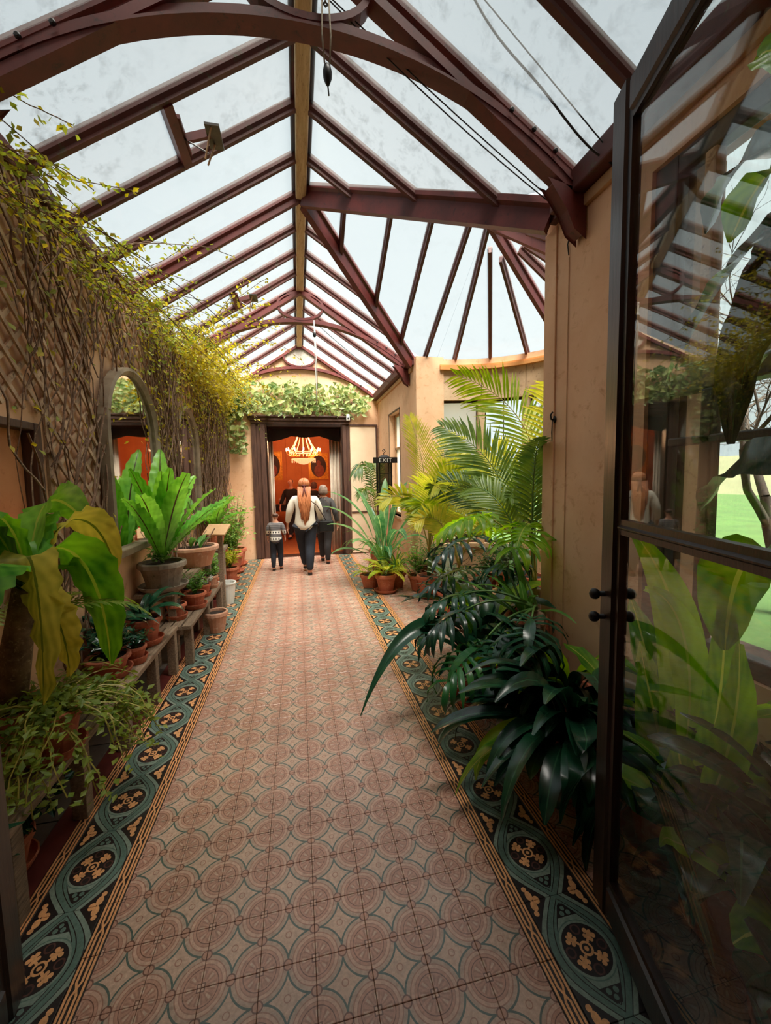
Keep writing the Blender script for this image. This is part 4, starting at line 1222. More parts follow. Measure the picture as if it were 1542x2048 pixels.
# thick mass at the far corner spilling from the eave
for k in range(3200):
    t = rn.random(); y = 5.4 + 3.25 * t; x = abs(rn.gauss(0, .26)) + .03; roof = ZE - .08 + x * SL
    z = roof - abs(rn.gauss(0, .26))
    if x > .85 or y > 8.66: continue
    scatter_leaf(lv, (x, y - 6.0, z), .06, (.3, -.4, .8), rn, tilt=1.0)
tag(strand.build('trailing_strands', m_twig, vn, smooth=True), kind='stuff')
tag(lv.build('yellow_leaves', l_vine, vn), kind='stuff'); tag(lg.build('green_leaves', l_vine_g, vn), kind='stuff')

# ------------------------------------------------------------------ ivy over the doorway
iv = thing('wall_ivy', 'clipped band of variegated ivy above the doorway', 'ivy', (0, YF, 2.95))
ims = []
for k in range(4):
    mb = MB(); blade(mb, (0, 0, 0), 0, .17, .10, R(-5 + 8 * k), R(50 + 20 * k), 4, 'heart', .25, roll=R(-15 + 10 * k)); ims.append(mb.mesh('ivy_leaf_blade', l_ivy, True))
rn = random.Random(23)
st = MB()
for k in range(60):
    x = rn.uniform(-1.4, 1.35); z = rn.uniform(.02, .5); pts = [V((x, -.02, z))]
    for j in range(6): pts.append(pts[-1] + V((rn.uniform(-.06, .12), rn.uniform(-.012, .010), rn.uniform(-.07, .07)))); pts[-1].y = min(-.01, pts[-1].y)
    st.tube(pts, .006, 3, caps=False)
tag(st.build('ivy_stems', m_twig, iv, smooth=True), kind='stuff')
n = 0; rest_iv = MB()
while n < 1150:
    if rn.random() < .82:
        x = rn.uniform(-1.42, 1.52); z = rn.uniform(.03, .64)
        if x > 1.25 and z > .50 - (x - 1.25) * .4: continue
        if x > 1.35 and z < .04: continue
    else:
        x = rn.uniform(-1.44, -1.0); z = rn.uniform(-.75, .6)
    y = -rn.uniform(.02, .20)
    n += 1
    if n <= 290:
        place('leaf', ims[n % 4], iv, (x, y - .06, z), (R(rn.uniform(55, 110)), R(rn.uniform(-25, 25)), R(rn.uniform(-150, -30))), rn.uniform(.65, 1.15))
    else:
        scatter_leaf(rest_iv, (x, y + .03, z), .13, (0, -1, .3), rn, tilt=.6)
tag(rest_iv.build('inner_leaves', l_ivy, iv), kind='stuff')
# ------------------------------------------------------------------ benches
def bench(label, x0, x1, ya, yb, z, legs, slats=4, w_=.07):
    t = thing('slatted_bench', label, 'bench', ((x0 + x1) / 2, ya, 0), 0, 'slatted plant benches')
    W = x1 - x0; mx = (x0 + x1) / 2
    for k in range(slats):
        x = x0 + (k + .5) * W / slats - mx
        MB().box((x - W / slats * .42, 0, z - .035), (x + W / slats * .42, yb - ya, z)).build('slat', m_greywood, t, bevel=.004)
    for y in legs:
        MB().box((x0 - mx + .01, y - ya - .03, z - .09), (x1 - mx - .02, y - ya + .03, z - .036)).build('cross_rail', m_greywood, t)
        for x in (x0 - mx + .035, x1 - mx - .045):
            MB().box((x - .033, y - ya - .033, 0), (x + .033, y - ya + .033, z - .036)).build('leg', m_greywood, t, bevel=.004)
    return t
bench('long low weathered bench nearest the camera along the left wall', -1.455, -1.06, 1.50, 3.72, .40, (1.66, 2.16, 2.67, 3.19, 3.66))
bench('second low weathered bench holding the small succulent pots', -1.33, -.97, 3.78, 5.36, .37, (3.84, 4.55, 5.28))
bench('raised back bench carrying the nest fern and big bowl pot', -1.46, -1.12, 3.85, 5.55, .66, (3.95, 4.7, 5.45), 3)

# ------------------------------------------------------------------ pots
def pot(root, r, h, mat=None, saucer=True, rim=True, n=18):
    mat = mat or m_terra; z0 = .018 if saucer else 0.0
    b = r * .70
    p = MB().lathe([(0, 0), (b, 0), (b + (r - b) * .5, h * .5), (r * .97, h * .80), (r * .97, h), (r * .88, h), (r * .86, h * .85), (0, h * .85)], n=n).build('pot', mat, root, (0, 0, z0), smooth=False)
    if rim: MB().lathe([(r * .97, h * .79), (r * 1.05, h * .80), (r * 1.08, h * .83), (r * 1.07, h * .97), (r * 1.03, h * 1.005), (r * .9, h * 1.005), (r * .88, h * .97)], n=n).build('rim', mat, p)
    MB().lathe([(0, h * .90), (r * .5, h * .905), (r * .885, h * .88)], n=n).build('soil', m_soil, p)
    if saucer: MB().lathe([(0, -.018), (r * .92, -.018), (r * 1.12, .02), (r * 1.14, .032), (r * 1.08, .032), (r * .95, .004), (0, .0)], n=n).build('saucer', mat, p)
    return z0 + h * .9

def potted(name, label, cat, loc, r, h, mat=None, saucer=True, group=None, rim=True):
    t = thing(name, label, cat, loc, 0, group)
    return t, pot(t, r, h, mat, saucer, rim)

def leaf(root, mats, nm='leaf', **kw):
    mb = MB(); blade(mb, **kw); return mb.build(nm, mats, root, smooth=True)

def bushy(root, z, H, Rr, n, size, mat, stalk, rn, nst=9, nm='foliage', flat=.6, x0=0, y0=0):
    st = MB(); lf = MB(); tips = []
    for k in range(nst):
        a = rn.uniform(0, 2 * pi); d = V((cos(a) * Rr * rn.uniform(.3, 1), sin(a) * Rr * rn.uniform(.3, 1), H * rn.uniform(.5, 1)))
        pts = [V((x0, y0, z)) + V((d.x * t ** 1.4, d.y * t ** 1.4, d.z * t)) + V((rn.uniform(-.01, .01), rn.uniform(-.01, .01), 0)) for t in (0, .25, .5, .75, 1)]
        st.tube(pts, [.005, .0045, .004, .003, .002], 4, caps=False); tips.append(pts)
    for k in range(n):
        pts = rn.choice(tips); f = rn.uniform(1.0, 3.999); j = int(f); p = pts[j].lerp(pts[j + 1], f - j)
        p = p + V((rn.gauss(0, Rr * .16), rn.gauss(0, Rr * .16), rn.gauss(0, H * .07)))
        scatter_leaf(lf, p, size, (0, 0, 1), rn, tilt=flat)
    st.build('stems', stalk, root, smooth=True)
    tag(lf.build(nm, mat, root), kind='stuff')

def fernlets(root, z, n, L, mat, stalk, rn, e=(40, 75), nl=11, ll=.06, lw=.022, droop=(60, 110), nm='frond'):
    for k in range(n):
        mb = MB(); a = 2 * pi * k / n + rn.uniform(-.3, .3)
        frond(mb, (0, 0, z), a, L * rn.uniform(.75, 1.15), R(rn.uniform(*e)), R(rn.uniform(*droop)), nl, ll, lw, 60, .5, .25, .003, 8, .15, 'oval', 2, rn=rn)
        mb.build(nm, [mat, stalk], root, smooth=True)

rn = random.Random(31)
# --- bright nest fern on the raised bench
t, z = potted('nest_fern', 'bright green nest fern in a pale stone pot before the larger mirror', 'fern', (-1.25, 4.02, .662), .19, .24, m_greystone)
z += .05
for az, L, W, el, dr in ((-85, 1.0, .16, 40, 26), (-62, .85, .18, 64, 20), (100, .95, .22, 78, 22), (72, .85, .20, 60, 25), (45, .75, .19, 45, 30), (-55, .92, .20, 57, 28), (-80, .95, .19, 46, 34), (-20, .62, .25, 70, 18), (20, .70, .21, 62, 30), (-100, .80, .19, 74, 30), (140, .6, .16, 72, 30),
                         (-40, .60, .18, 80, 10), (60, .95, .17, 33, 24), (-68, .8, .16, 66, 16), (88, .72, .18, 70, 14), (0, .5, .16, 50, 30)):
    leaf(t, l_nest, base=(.02 * cos(R(az)), .02 * sin(R(az)), z), az=R(az), L=L * 1.14, W=W * .74, elev=R(el), droop=R(dr), n=30, prof='nest', fold=.36, ripple=.014, rf=12, ph=rn.uniform(0, 6), power=2.0, roll=R(rn.uniform(-10, 10)))
bushy(t, z - .04, .16, .20, 130, .05, l_herb, m_stalk, rn, 12, 'undergrowth')
# --- bowl pot
t, z = potted('bowl_pot', 'wide terracotta bowl pot with bare stalks on the raised bench', 'pot', (-1.22, 5.08, .662), .25, .23, m_terra_pale, False)
for k in range(7):
    a = rn.uniform(0, 6.28); MB().tube([(0.1 * cos(a), .1 * sin(a), z), (.16 * cos(a), .16 * sin(a), z + .10), (.2 * cos(a) + .03, .24 * sin(a), z + rn.uniform(.12, .22))], .006, 4).build('stalk', m_twig, t)
for k in range(5):
    leaf(t, l_mid, base=(rn.uniform(-.08, .08), rn.uniform(-.08, .08), z), az=rn.uniform(0, 6.28), L=.26, W=.07, elev=R(60), droop=R(70), prof='lance')
# --- pot with fern further back
t, z = potted('nest_fern', 'small nest fern in a terracotta pot farthest back on the left', 'fern', (-1.26, 6.5, .66), .15, .28, None, False)
for k in range(11):
    az = -160 + 32 * k
    leaf(t, l_nest, base=(0, 0, z), az=R(az), L=rn.uniform(.45, .7), W=.13, elev=R(rn.uniform(35, 75)), droop=R(rn.uniform(30, 70)), n=14, prof='nest', fold=.3, ripple=.014, rf=7, ph=k)
pd = thing('pedestal', 'grey stone pedestal under the farthest terracotta pot on the left', 'pedestal', (-1.26, 6.5, 0))
MB().box((-.15, -.15, 0), (.15, .15, .06)).build('plinth', m_greystone, pd, bevel=.01); MB().box((-.11, -.11, .06), (.11, .11, .60)).build('shaft', m_greystone, pd, bevel=.01); MB().box((-.15, -.15, .60), (.15, .15, .658)).build('cap', m_greystone, pd, bevel=.01)
# --- small pots on the second bench
def small(name, label, loc, r, h, kind, mat=None, sc=True):
    t, z = potted(name, label, 'plant', loc, r, h, mat, sc, 'small potted plants on the benches')
    if kind == 'rosette':
        for k in range(16):
            leaf(t, l_suc, base=(0, 0, z), az=k * 2.4, L=.05 + .0022 * k * r / .08, W=.035, elev=R(75 - k * 3.6), droop=R(-25), n=4, prof='oval', fold=.5)
    elif kind == 'bush': bushy(t, z, .24, .15, 240, .042, l_herb, m_stalk, rn, 12)
    elif kind == 'spiky':
        for k in range(13): leaf(t, l_mid, base=(0, 0, z), az=k * 2.4, L=rn.uniform(.10, .17), W=.02, elev=R(rn.uniform(30, 80)), droop=R(30), n=4, prof='lance')
    elif kind == 'low': bushy(t, z, .09, .12, 150, .035, l_suc if r < .075 else l_herb, m_stalk, rn, 10)
    return t
small('potted_succulent', 'grey rosette succulent in the nearest small terracotta pot on the second bench', (-1.15, 4.0, .372), .085, .13, 'rosette')
small('potted_herb', 'leafy green bush in a terracotta pot with saucer on the second bench', (-1.06, 4.32, .372), .10, .14, 'bush')
small('potted_succulent', 'pale trailing succulent in a little terracotta pot mid bench', (-1.07, 4.74, .372), .07, .12, 'low')
small('potted_succulent', 'spiky green succulent in a little terracotta pot behind the bush', (-1.20, 4.62, .372), .07, .11, 'spiky')
small('potted_succulent', 'grey succulent in a terracotta pot near the bench end', (-1.06, 5.10, .372), .075, .13, 'low', m_terra_pale)
small('potted_succulent', 'tiny rosette pot beside the wooden sign post', (-1.18, 5.22, .372), .06, .10, 'rosette')
small('potted_herb', 'feathery green plant in a pot by the far bench leg', (-1.24, 4.90, .372), .07, .10, 'bush')
# --- strap-leaved plant on the near bench
t, z = potted('clivia', 'dark strap-leaved plant in a terracotta pot with saucer at the near bench end', 'plant', (-1.20, 3.36, .402), .115, .19)
for k in range(14):
    leaf(t, l_dark, base=(0, 0, z), az=k * 2.4 + .3, L=rn.uniform(.30, .46), W=.062, elev=R(rn.uniform(45, 80)), droop=R(rn.uniform(80, 140)), n=10, prof='strap', fold=.3)
t, z = potted('clivia', 'broad dark-leaved orchid in a tilted terracotta pot behind the clivia', 'plant', (-1.36, 3.08, .402), .11, .20)
for k in range(11):
    leaf(t, l_dark, base=(0, 0, z), az=k * 2.4, L=rn.uniform(.28, .42), W=.085, elev=R(rn.uniform(35, 75)), droop=R(rn.uniform(70, 130)), n=9, prof='lance', fold=.25)
t, z = potted('potted_creeper', 'glossy green leafy plant in a terracotta pot mid near bench', 'plant', (-1.24, 2.84, .402), .12, .12)
bushy(t, z, .22, .20, 300, .055, l_dark, m_stalk, rn, 14)
t, z = potted('potted_creeper', 'small round-leaved plant in a pot beside the near bench front', 'plant', (-1.15, 3.02, .402), .07, .10)
bushy(t, z, .14, .13, 140, .04, l_dark, m_stalk, rn, 10)
# --- trailing plant at the near end
t, z = potted('trailing_geranium', 'trailing yellow-green plant spilling over the near end of the bench', 'plant', (-1.15, 2.06, .402), .115, .20)
st = MB(); lf = MB()
for k in range(90):
    a = rn.uniform(0, 6.28); p = V((0, 0, z)); d = V((cos(a), sin(a), rn.uniform(.3, 1.3))).normalized(); pts = [V(p)]
    for j in range(9):
        d = (d + V((rn.uniform(-.3, .3), rn.uniform(-.3, .3), -.24))).normalized(); p = p + d * rn.uniform(.035, .078)
        if p.x + -1.17 < -1.42: p.x = -.25
        pts.append(V(p))
        for q_ in range(3): scatter_leaf(lf, p + V((rn.gauss(0, .02), rn.gauss(0, .02), rn.gauss(0, .02))), .042, (0, 0, 1), rn)
    st.tube(pts, .0028, 3, caps=False)
tag(st.build('trailing_stems', m_stalk_y, t), kind='stuff'); tag(lf.build('trailing_leaves', l_trail, t), kind='stuff')
# --- huge nest fern by the left door leaf
t, z = potted('giant_nest_fern', 'huge drooping nest fern with yellowed leaves at the left edge', 'fern', (-1.32, 2.10, .402), .13, .22, m_terra)
MB().tube([(0, 0, z - .02), (.04, .0, z + .3), (.10, .0, z + .56)], [.05, .06, .055], 8).build('trunk', m_twig, t, smooth=True)
zc = z + .42
o_ = V((-1.32, 2.10, .402)); bs = (-1.22, 2.10, 1.16); hz = (.96, -.28, 0)
for ctrl, W, hint, mt in (([bs, (-1.16, 1.98, 1.52), (-1.00, 1.84, 1.35), (-1.04, 1.82, .76)], .17, (.9, -.45, 0), l_nest_y), ([bs, (-1.16, 2.12, 1.50), (-.96, 2.24, 1.40), (-1.02, 2.36, .68)], .23, (.98, -.2, .1), l_big),
                          ([bs, (-1.20, 2.10, 1.66), (-1.32, 1.86, 1.66), (-1.34, 1.62, 1.36)], .21, hz, l_big), ([bs, (-1.20, 2.36, 1.62), (-1.10, 2.58, 1.50), (-1.10, 2.70, 1.12)], .17, (.9, 0, .45), l_nest_y),
                          ([bs, (-1.24, 2.26, 1.66), (-1.30, 2.52, 1.64), (-1.27, 2.80, 1.40)], .20, (.8, 0, .6), l_big), ([bs, (-1.16, 1.90, 1.44), (-1.12, 1.66, 1.40), (-1.10, 1.50, 1.05)], .18, hz, l_big),
                          ([bs, (-1.10, 2.20, 1.34), (-1.02, 2.40, 1.22), (-1.06, 2.55, .92)], .15, (.95, -.1, .3), l_big), ([bs, (-1.26, 2.05, 1.5), (-1.33, 2.0, 1.6), (-1.38, 1.9, 1.5)], .16, hz, l_big), ([bs, (-1.12, 2.0, 1.2), (-1.0, 1.95, 1.1), (-1.02, 1.98, .80)], .14, hz, l_nest_y)):
    mb = MB(); blade_path(mb, ctrl, W, hint, ph=rn.uniform(0, 6), off=o_); mb.build('leaf', mt, t, smooth=True)
for az, L, W, el, dr, mt, pr in ((100, .55, .15, 72, 80, l_big, 1.4), (120, .5, .14, 45, 80, l_big, 1.3), (-110, .5, .14, 50, 90, l_big, 1.3)):
    leaf(t, mt, base=(.10, 0, zc + .12), az=R(az), L=L, W=W, elev=R(el), droop=R(dr), n=24, prof='nest', fold=.28, ripple=.016, rf=10, ph=rn.uniform(0, 6), power=pr, roll=R(rn.uniform(-12, 12)))
for k in range(5):
    mb = MB(); frond(mb, (0, 0, zc - .15), R(20 + 25 * k), .65, R(50), R(100), 20, .10, .02, 60, .6, .2, .005, 10, .2, 'lance', 3, rn=rn)
    mb.build('frond', [l_trail, m_stalk_y], t, smooth=True)
# --- dark leaves at floor level, near left
t, z = potted('aspidistra', 'dark leafy plant on the floor below the near bench', 'plant', (-1.30, 1.45, 0), .14, .20)
for k in range(20):
    leaf(t, l_dark, base=(0, 0, z), az=k * 2.4, L=rn.uniform(.3, .5), W=.09, elev=R(rn.uniform(30, 80)), droop=R(rn.uniform(40, 110)), n=8, prof='lance', fold=.2)
t, z = potted('potted_creeper', 'dark sprawling plant on the floor between the near bench legs', 'plant', (-1.28, 1.90, 0), .10, .14)
bushy(t, z, .20, .24, 150, .07, l_dark, m_stalk, rn, 12)
# --- white bucket, pale pot, sign
bk = thing('bucket', 'white plastic bucket on the floor at the far bench end', 'bucket', (-1.0, 5.68, 0))
MB().lathe([(0, 0), (.095, 0), (.125, .27), (.135, .27), (.135, .285), (.115, .285), (.088, .02), (0, .02)], n=20).build('bucket_body', m_white, bk)
MB().tube([(0, .13 * cos(pi * k / 10), .275 - .10 * sin(pi * k / 10)) for k in range(11)], .004, 5).build('handle', m_steel, bk)
t, z = potted('empty_pot', 'whitened terracotta pot standing on the floor under the second bench', 'pot', (-.93, 4.60, 0), .12, .23, m_terra_pale, False)
t = thing('sign_board', 'slanted wooden label board on a post beside the bowl pot', 'sign', (-1.0, 5.45, 0))
MB().box((-.03, -.03, 0), (.03, .03, .98)).build('post', m_greywood, t, bevel=.004)
MB().box((-.15, -.10, -.012), (.15, .10, .012)).build('board', m_board, t, (-.03, -.03, 1.03), (R(35), R(0), R(-20)), bevel=.004)
# --- bush beside the doorway
t, z = potted('leafy_bush', 'loose leafy bush in a terracotta pot left of the doorway', 'plant', (-1.22, 7.55, 0), .20, .34)
bushy(t, z, .85, .36, 700, .075, l_herb, m_stalk, rn, 26)
t, z = potted('leafy_bush', 'taller trailing-leaf bush against the far left corner', 'plant', (-1.22, 8.2, 0), .18, .32)
bushy(t, z, 1.2, .30, 520, .085, l_ivy, m_twig, rn, 22)
t, z = potted('potted_herb', 'low flowering plant on the floor near the bush by the doorway', 'plant', (-1.14, 6.9, 0), .13, .22)
bushy(t, z, .34, .22, 320, .06, l_fern, m_stalk, rn, 14)
t, z = potted('potted_herb', 'leafy pot plant on the floor behind the white bucket', 'plant', (-1.22, 6.05, 0), .15, .28)
bushy(t, z, .42, .22, 360, .055, l_herb, m_stalk, rn, 16)
# ------------------------------------------------------------------ right side: palms and pots in the bay
rn = random.Random(53)
def palm(label, loc, r, h, fronds, mat, stalk, trunk_h=.2, name='kentia_palm', **kw):
    t, z = potted(name, label, 'palm', loc, r, h)
    if trunk_h:
        MB().tube([(0, 0, z - .02), (.01, 0, z + trunk_h * .5), (0, .01, z + trunk_h)], [.035, .03, .026], 8).build('trunk', m_stalk if trunk_h < .4 else m_twig, t, smooth=True)
    for az, L, el, dr in fronds:
        mb = MB()
        a = dict(nl=34, ll=.36, lw=.026, ang=52, ldroop=.8, start=.36, r0=.010, n=16, vee=.30, lseg=5, rn=rn); a.update(kw)
        frond(mb, (0, 0, z + trunk_h), R(az), L, R(el), R(dr), **a)
        mb.build('frond', [mat, stalk], t, smooth=True)
    return t
def palm_paths(label, loc, r, h, paths, mat, stalk, name='kentia_palm', crown=None, **kw):
    t, z = potted(name, label, 'palm', loc, r, h); o_ = V(loc)
    b0 = V((0, 0, z)); c = V(crown) - o_ if crown else V((0, 0, z + .25))
    MB().tube([b0 - V((0, 0, .03)), b0.lerp(c, .5) + V((.01, 0, 0)), c], [.032, .028, .022], 8).build('trunk', m_stalk, t, smooth=True)
    for pa in paths:
        mb = MB(); a = dict(nl=26, ll=.44, lw=.030, ang=58, ldroop=.45, start=.30, r0=.010, n=18, vee=.12, lseg=5, rn=rn); a.update(kw)
        if len(pa) and isinstance(pa[-1], dict): a.update(pa[-1]); pa = pa[:-1]
        frond(mb, None, 0, 0, 0, 0, path=[c] + [V(q) - o_ for q in pa], **a)
        mb.build('frond', [mat, stalk], t, smooth=True)
    return t
def arcs(c, lst):
    out = []
    for az, L, el in lst:
        d = V((cos(R(az)), sin(R(az)), 0)); c_ = V(c)
        out.append([c_ + V((0, 0, L * .45)) + d * L * .12, c_ + V((0, 0, L * sin(R(el)) * 1.15)) + d * L * .45, c_ + V((0, 0, L * sin(R(el)) * .85)) + d * L * cos(R(el)) * 1.3])
    return out
palm_paths('tall palm with a yellow frond arching high over the bay window', (2.55, 3.72, 0), .18, .30,
    [[(2.62, 3.85, 1.9), (2.42, 4.0, 2.5), (1.72, 4.2, 2.74), dict(ll=.56, nl=30, lw=.030)], [(2.6, 4.0, 1.7), (2.9, 4.4, 2.4), (3.05, 4.8, 2.5)], [(2.7, 3.6, 1.8), (2.9, 3.4, 2.4), (3.1, 3.2, 2.3)], [(2.5, 3.5, 1.8), (2.3, 3.2, 2.5), (2.1, 3.0, 2.4)]], l_palm, m_stalk_y, crown=(2.55, 3.75, .75))
palm_paths('dark palm with a broad frond sweeping left in front of the bay windows', (2.30, 4.02, 0), .17, .28,
    [[(2.36, 4.08, 1.5), (2.15, 4.15, 1.95), (1.62, 4.42, 2.22), dict(ll=.56, nl=30, lw=.032)], [(2.3, 3.9, 1.5), (2.25, 3.6, 1.85), (2.25, 3.2, 1.72), dict(ll=.34)], [(2.45, 4.2, 1.5), (2.6, 4.5, 1.9), (2.75, 4.8, 1.8)], [(2.2, 4.2, 1.3), (1.9, 4.5, 1.7), (1.6, 4.75, 1.5), dict(ll=.38)], [(2.35, 3.8, 1.3), (2.1, 3.5, 1.6), (1.85, 3.3, 1.45), dict(ll=.3)]], l_palm_d, m_stalk, crown=(2.30, 4.05, .70))
palm_paths('golden palm with an upright frond left of the bay windows', (1.72, 5.22, 0), .16, .28,
    [[(1.74, 5.2, 1.5), (1.62, 5.2, 2.1), (1.50, 5.3, 2.45), dict(ll=.40, nl=34, lw=.018, ang=50, ldroop=.25)], [(1.8, 5.2, 1.3), (2.05, 5.25, 1.9), (2.35, 5.3, 1.9)], [(1.7, 5.1, 1.3), (1.6, 4.8, 1.75), (1.6, 4.4, 1.5)], [(1.65, 5.2, 1.2), (1.35, 5.2, 1.6), (1.05, 5.2, 1.3), dict(ll=.32)], [(1.8, 5.1, 1.2), (2.05, 4.9, 1.6), (2.3, 4.75, 1.4)], [(1.78, 5.2, 1.4), (1.95, 5.2, 2.1), (2.15, 5.3, 2.2)], [(1.7, 5.1, 1.2), (1.55, 4.9, 1.5), (1.45, 4.7, 1.2), dict(ll=.34)], [(1.75, 5.15, 1.2), (1.9, 4.95, 1.8), (2.0, 4.8, 1.7)]], l_palm, m_stalk_y, crown=(1.72, 5.2, .62))
palm_paths('low bushy palm with fan-like yellow fronds in the bay', (2.02, 4.86, 0), .16, .26, arcs((2.02, 4.86, .5), [(k * 51, rn.uniform(.85, 1.1), rn.uniform(40, 62)) for k in range(11)]), l_palm, m_stalk_y, crown=(2.02, 4.86, .45), ll=.38, nl=24)
palm_paths('drooping bronze palm beside the lantern', (1.45, 7.58, 0), .15, .26,
    [[(1.42, 7.5, 1.6), (1.30, 7.3, 2.25), (.95, 7.0, 1.72), dict(ldroop=1.6)], [(1.45, 7.6, 1.4), (1.5, 7.8, 2.1), (1.5, 8.15, 1.9)], [(1.40, 7.4, 1.2), (1.2, 7.1, 1.7), (1.05, 6.85, 1.35), dict(ldroop=1.4)]], l_palm_d, m_stalk_y, crown=(1.45, 7.58, .55), ll=.34, nl=26)
palm_paths('green palm standing close to the bay sill', (3.0, 4.72, 0), .18, .30, arcs((3.0, 4.72, .7), [(200, 1.5, 62), (150, 1.4, 58), (250, 1.4, 60), (100, 1.0, 66), (300, 1.1, 60), (180, 1.1, 40)]), l_palm, m_stalk, crown=(3.0, 4.72, .7))
palm_paths('dark cane palm whose frond tip brushes the salmon pillar', (1.98, 3.12, 0), .15, .28,
    [[(1.95, 3.1, 1.4), (1.80, 2.85, 1.85), (1.64, 2.50, 1.90), dict(ll=.26, nl=26)], [(2.0, 3.2, 1.4), (2.2, 3.4, 1.9), (2.3, 3.4, 1.75), dict(ll=.30)], [(1.95, 3.2, 1.2), (1.75, 3.5, 1.7), (1.6, 3.8, 1.5), dict(ll=.30)]], l_palm_d, m_stalk, crown=(1.98, 3.12, .60), ll=.3)
# strelitzia
t, z = potted('bird_of_paradise', 'tall paddle-leaved plant with drooping leaf tips right of the doorway', 'plant', (1.28, 6.12, 0), .20, .30)
for az, L, W, el, dr in ((180, 1.35, .15, 66, 62), (200, 1.2, .14, 58, 66), (165, 1.5, .13, 76, 70), (150, 1.35, .15, 82, 40), (20, 1.4, .16, 82, 36), (70, 1.4, .15, 86, 30), (330, 1.35, .15, 70, 70), (250, 1.3, .15, 78, 110), (280, 1.15, .14, 70, 130), (225, .95, .12, 55, 80), (310, 1.0, .12, 60, 100), (110, 1.2, .13, 76, 60), (190, .9, .12, 40, 80), (265, .9, .11, 55, 120)):
    leaf(t, l_strel, base=(.05 * cos(R(az)), .05 * sin(R(az)), z), az=R(az), L=L, W=W, elev=R(el), droop=R(dr), n=16, prof='paddle', fold=.35, power=2.0, minw=.008)
for k in range(26):
    leaf(t, l_mid, 'strap_leaf', base=(.05 * cos(k * 2.4), .05 * sin(k * 2.4), z), az=k * 2.4, L=rn.uniform(.6, 1.0), W=.034, elev=R(rn.uniform(55, 82)), droop=R(rn.uniform(100, 150)), n=10, prof='strap', fold=.3, power=1.6)
# front row of pots
G = 'terracotta pots in front of the bay'
t, z = potted('potted_fern', 'yellow-green fern in the leftmost front terracotta pot of the bay', 'fern', (1.19, 5.58, 0), .145, .25, None, True, G)
fernlets(t, z, 16, .42, l_fern, m_stalk_y, rn, nl=12, ll=.075, lw=.032)
t, z = potted('potted_fern', 'upright ferny green plant in the middle front terracotta pot', 'fern', (1.68, 5.56, 0), .15, .23, None, False, G)
fernlets(t, z, 9, .36, l_herb, m_stalk, rn, (55, 85), 11, .06, .028); bushy(t, z, .62, .17, 260, .05, l_herb, m_stalk, rn, 8)
t, z = potted('potted_plant', 'sparse green plant in the rightmost front terracotta pot', 'plant', (2.05, 5.48, 0), .15, .21, m_terra_pale, False, G)
bushy(t, z, .22, .15, 90, .045, l_herb, m_stalk, rn, 8)
t, z = potted('potted_fern', 'golden fern in a low pot on a white saucer behind the front pots', 'fern', (1.02, 5.92, 0), .15, .20, None, False, G)
fernlets(t, z, 12, .36, l_fern, m_stalk_y, rn)
t, z = potted('potted_plant', 'large terracotta pot with upright green plant behind the middle front pot', 'plant', (1.95, 5.70, 0), .19, .32, None, False, G)
bushy(t, z, .5, .24, 260, .06, l_mid, m_stalk, rn, 12)
t, z = potted('potted_plant', 'large terracotta pot with bushy grey-green plant by the bay sill', 'plant', (2.78, 4.95, 0), .20, .36, None, False, G)
bushy(t, z, .55, .34, 520, .06, l_silver, m_stalk, rn, 18); bushy(t, z, .5, .34, 380, .07, l_mid, m_stalk, rn, 14)
t, z = potted('potted_plant', 'terracotta pot with leafy plant beside the wooden planter box', 'plant', (2.55, 5.15, 0), .15, .26, None, False, G)
bushy(t, z, .4, .25, 320, .06, l_mid, m_stalk, rn, 14)
t, z = potted('spider_plant', 'strappy spider plant hanging over the floor beside the golden fern', 'plant', (1.40, 5.80, 0), .14, .24, None, False, G)
for k in range(46):
    leaf(t, l_mid if k % 3 else l_fern, base=(0, 0, z), az=k * 2.4, L=rn.uniform(.45, .8), W=.024, elev=R(rn.uniform(50, 85)), droop=R(rn.uniform(90, 165)), n=9, prof='strap', fold=.3)
t, z = potted('twiggy_plant', 'curly twiggy vine in a terracotta pot below the palms', 'plant', (2.0, 5.12, 0), .15, .26, None, False)
for k in range(14):
    p = V((0, 0, z)); d = V((rn.uniform(-1, 1), rn.uniform(-1, 1), 1.4)).normalized(); pts = [V(p)]
    for j in range(12): d = (d + V((rn.uniform(-.5, .5), rn.uniform(-.5, .5), rn.uniform(-.5, .3)))).normalized(); p = p + d * .07; p.z = max(p.z, .1); pts.append(V(p))
    MB().tube(pts, .005, 4, caps=False).build('twig', m_twig, t, smooth=True)
bx = thing('planter_box', 'low wooden planter box on the bay floor behind the dark plants', 'planter', (2.52, 4.55, 0), R(20))
for a, b in (((-.22, -.16, 0), (.22, -.135, .2)), ((-.22, .135, 0), (.22, .16, .2)), ((-.22, -.135, 0), (-.195, .135, .2)), ((.195, -.135, 0), (.22, .135, .2))): MB().box(a, b).build('side_board', m_board, bx, bevel=.004)
MB().box((-.195, -.135, .0), (.195, .135, .15)).build('soil', m_soil, bx)
for k in range(5): leaf(bx, l_fern, base=(rn.uniform(-.1, .1), rn.uniform(-.05, .05), .15), az=rn.uniform(0, 6), L=.16, W=.06, elev=R(60), droop=R(50), prof='oval')
t, z = potted('cycad', 'silvery stiff-fronded cycad between the dark plants and front pots', 'plant', (1.72, 4.45, 0), .14, .30)
for k in range(12):
    mb = MB(); frond(mb, (0, 0, z), k * 2.4, rn.uniform(.38, .5), R(rn.uniform(55, 82)), R(50), 20, .085, .011, 62, .1, .12, .005, 8, .25, 'lance', 2, rn=rn); mb.build('frond', [l_silver, m_stalk], t, smooth=True)

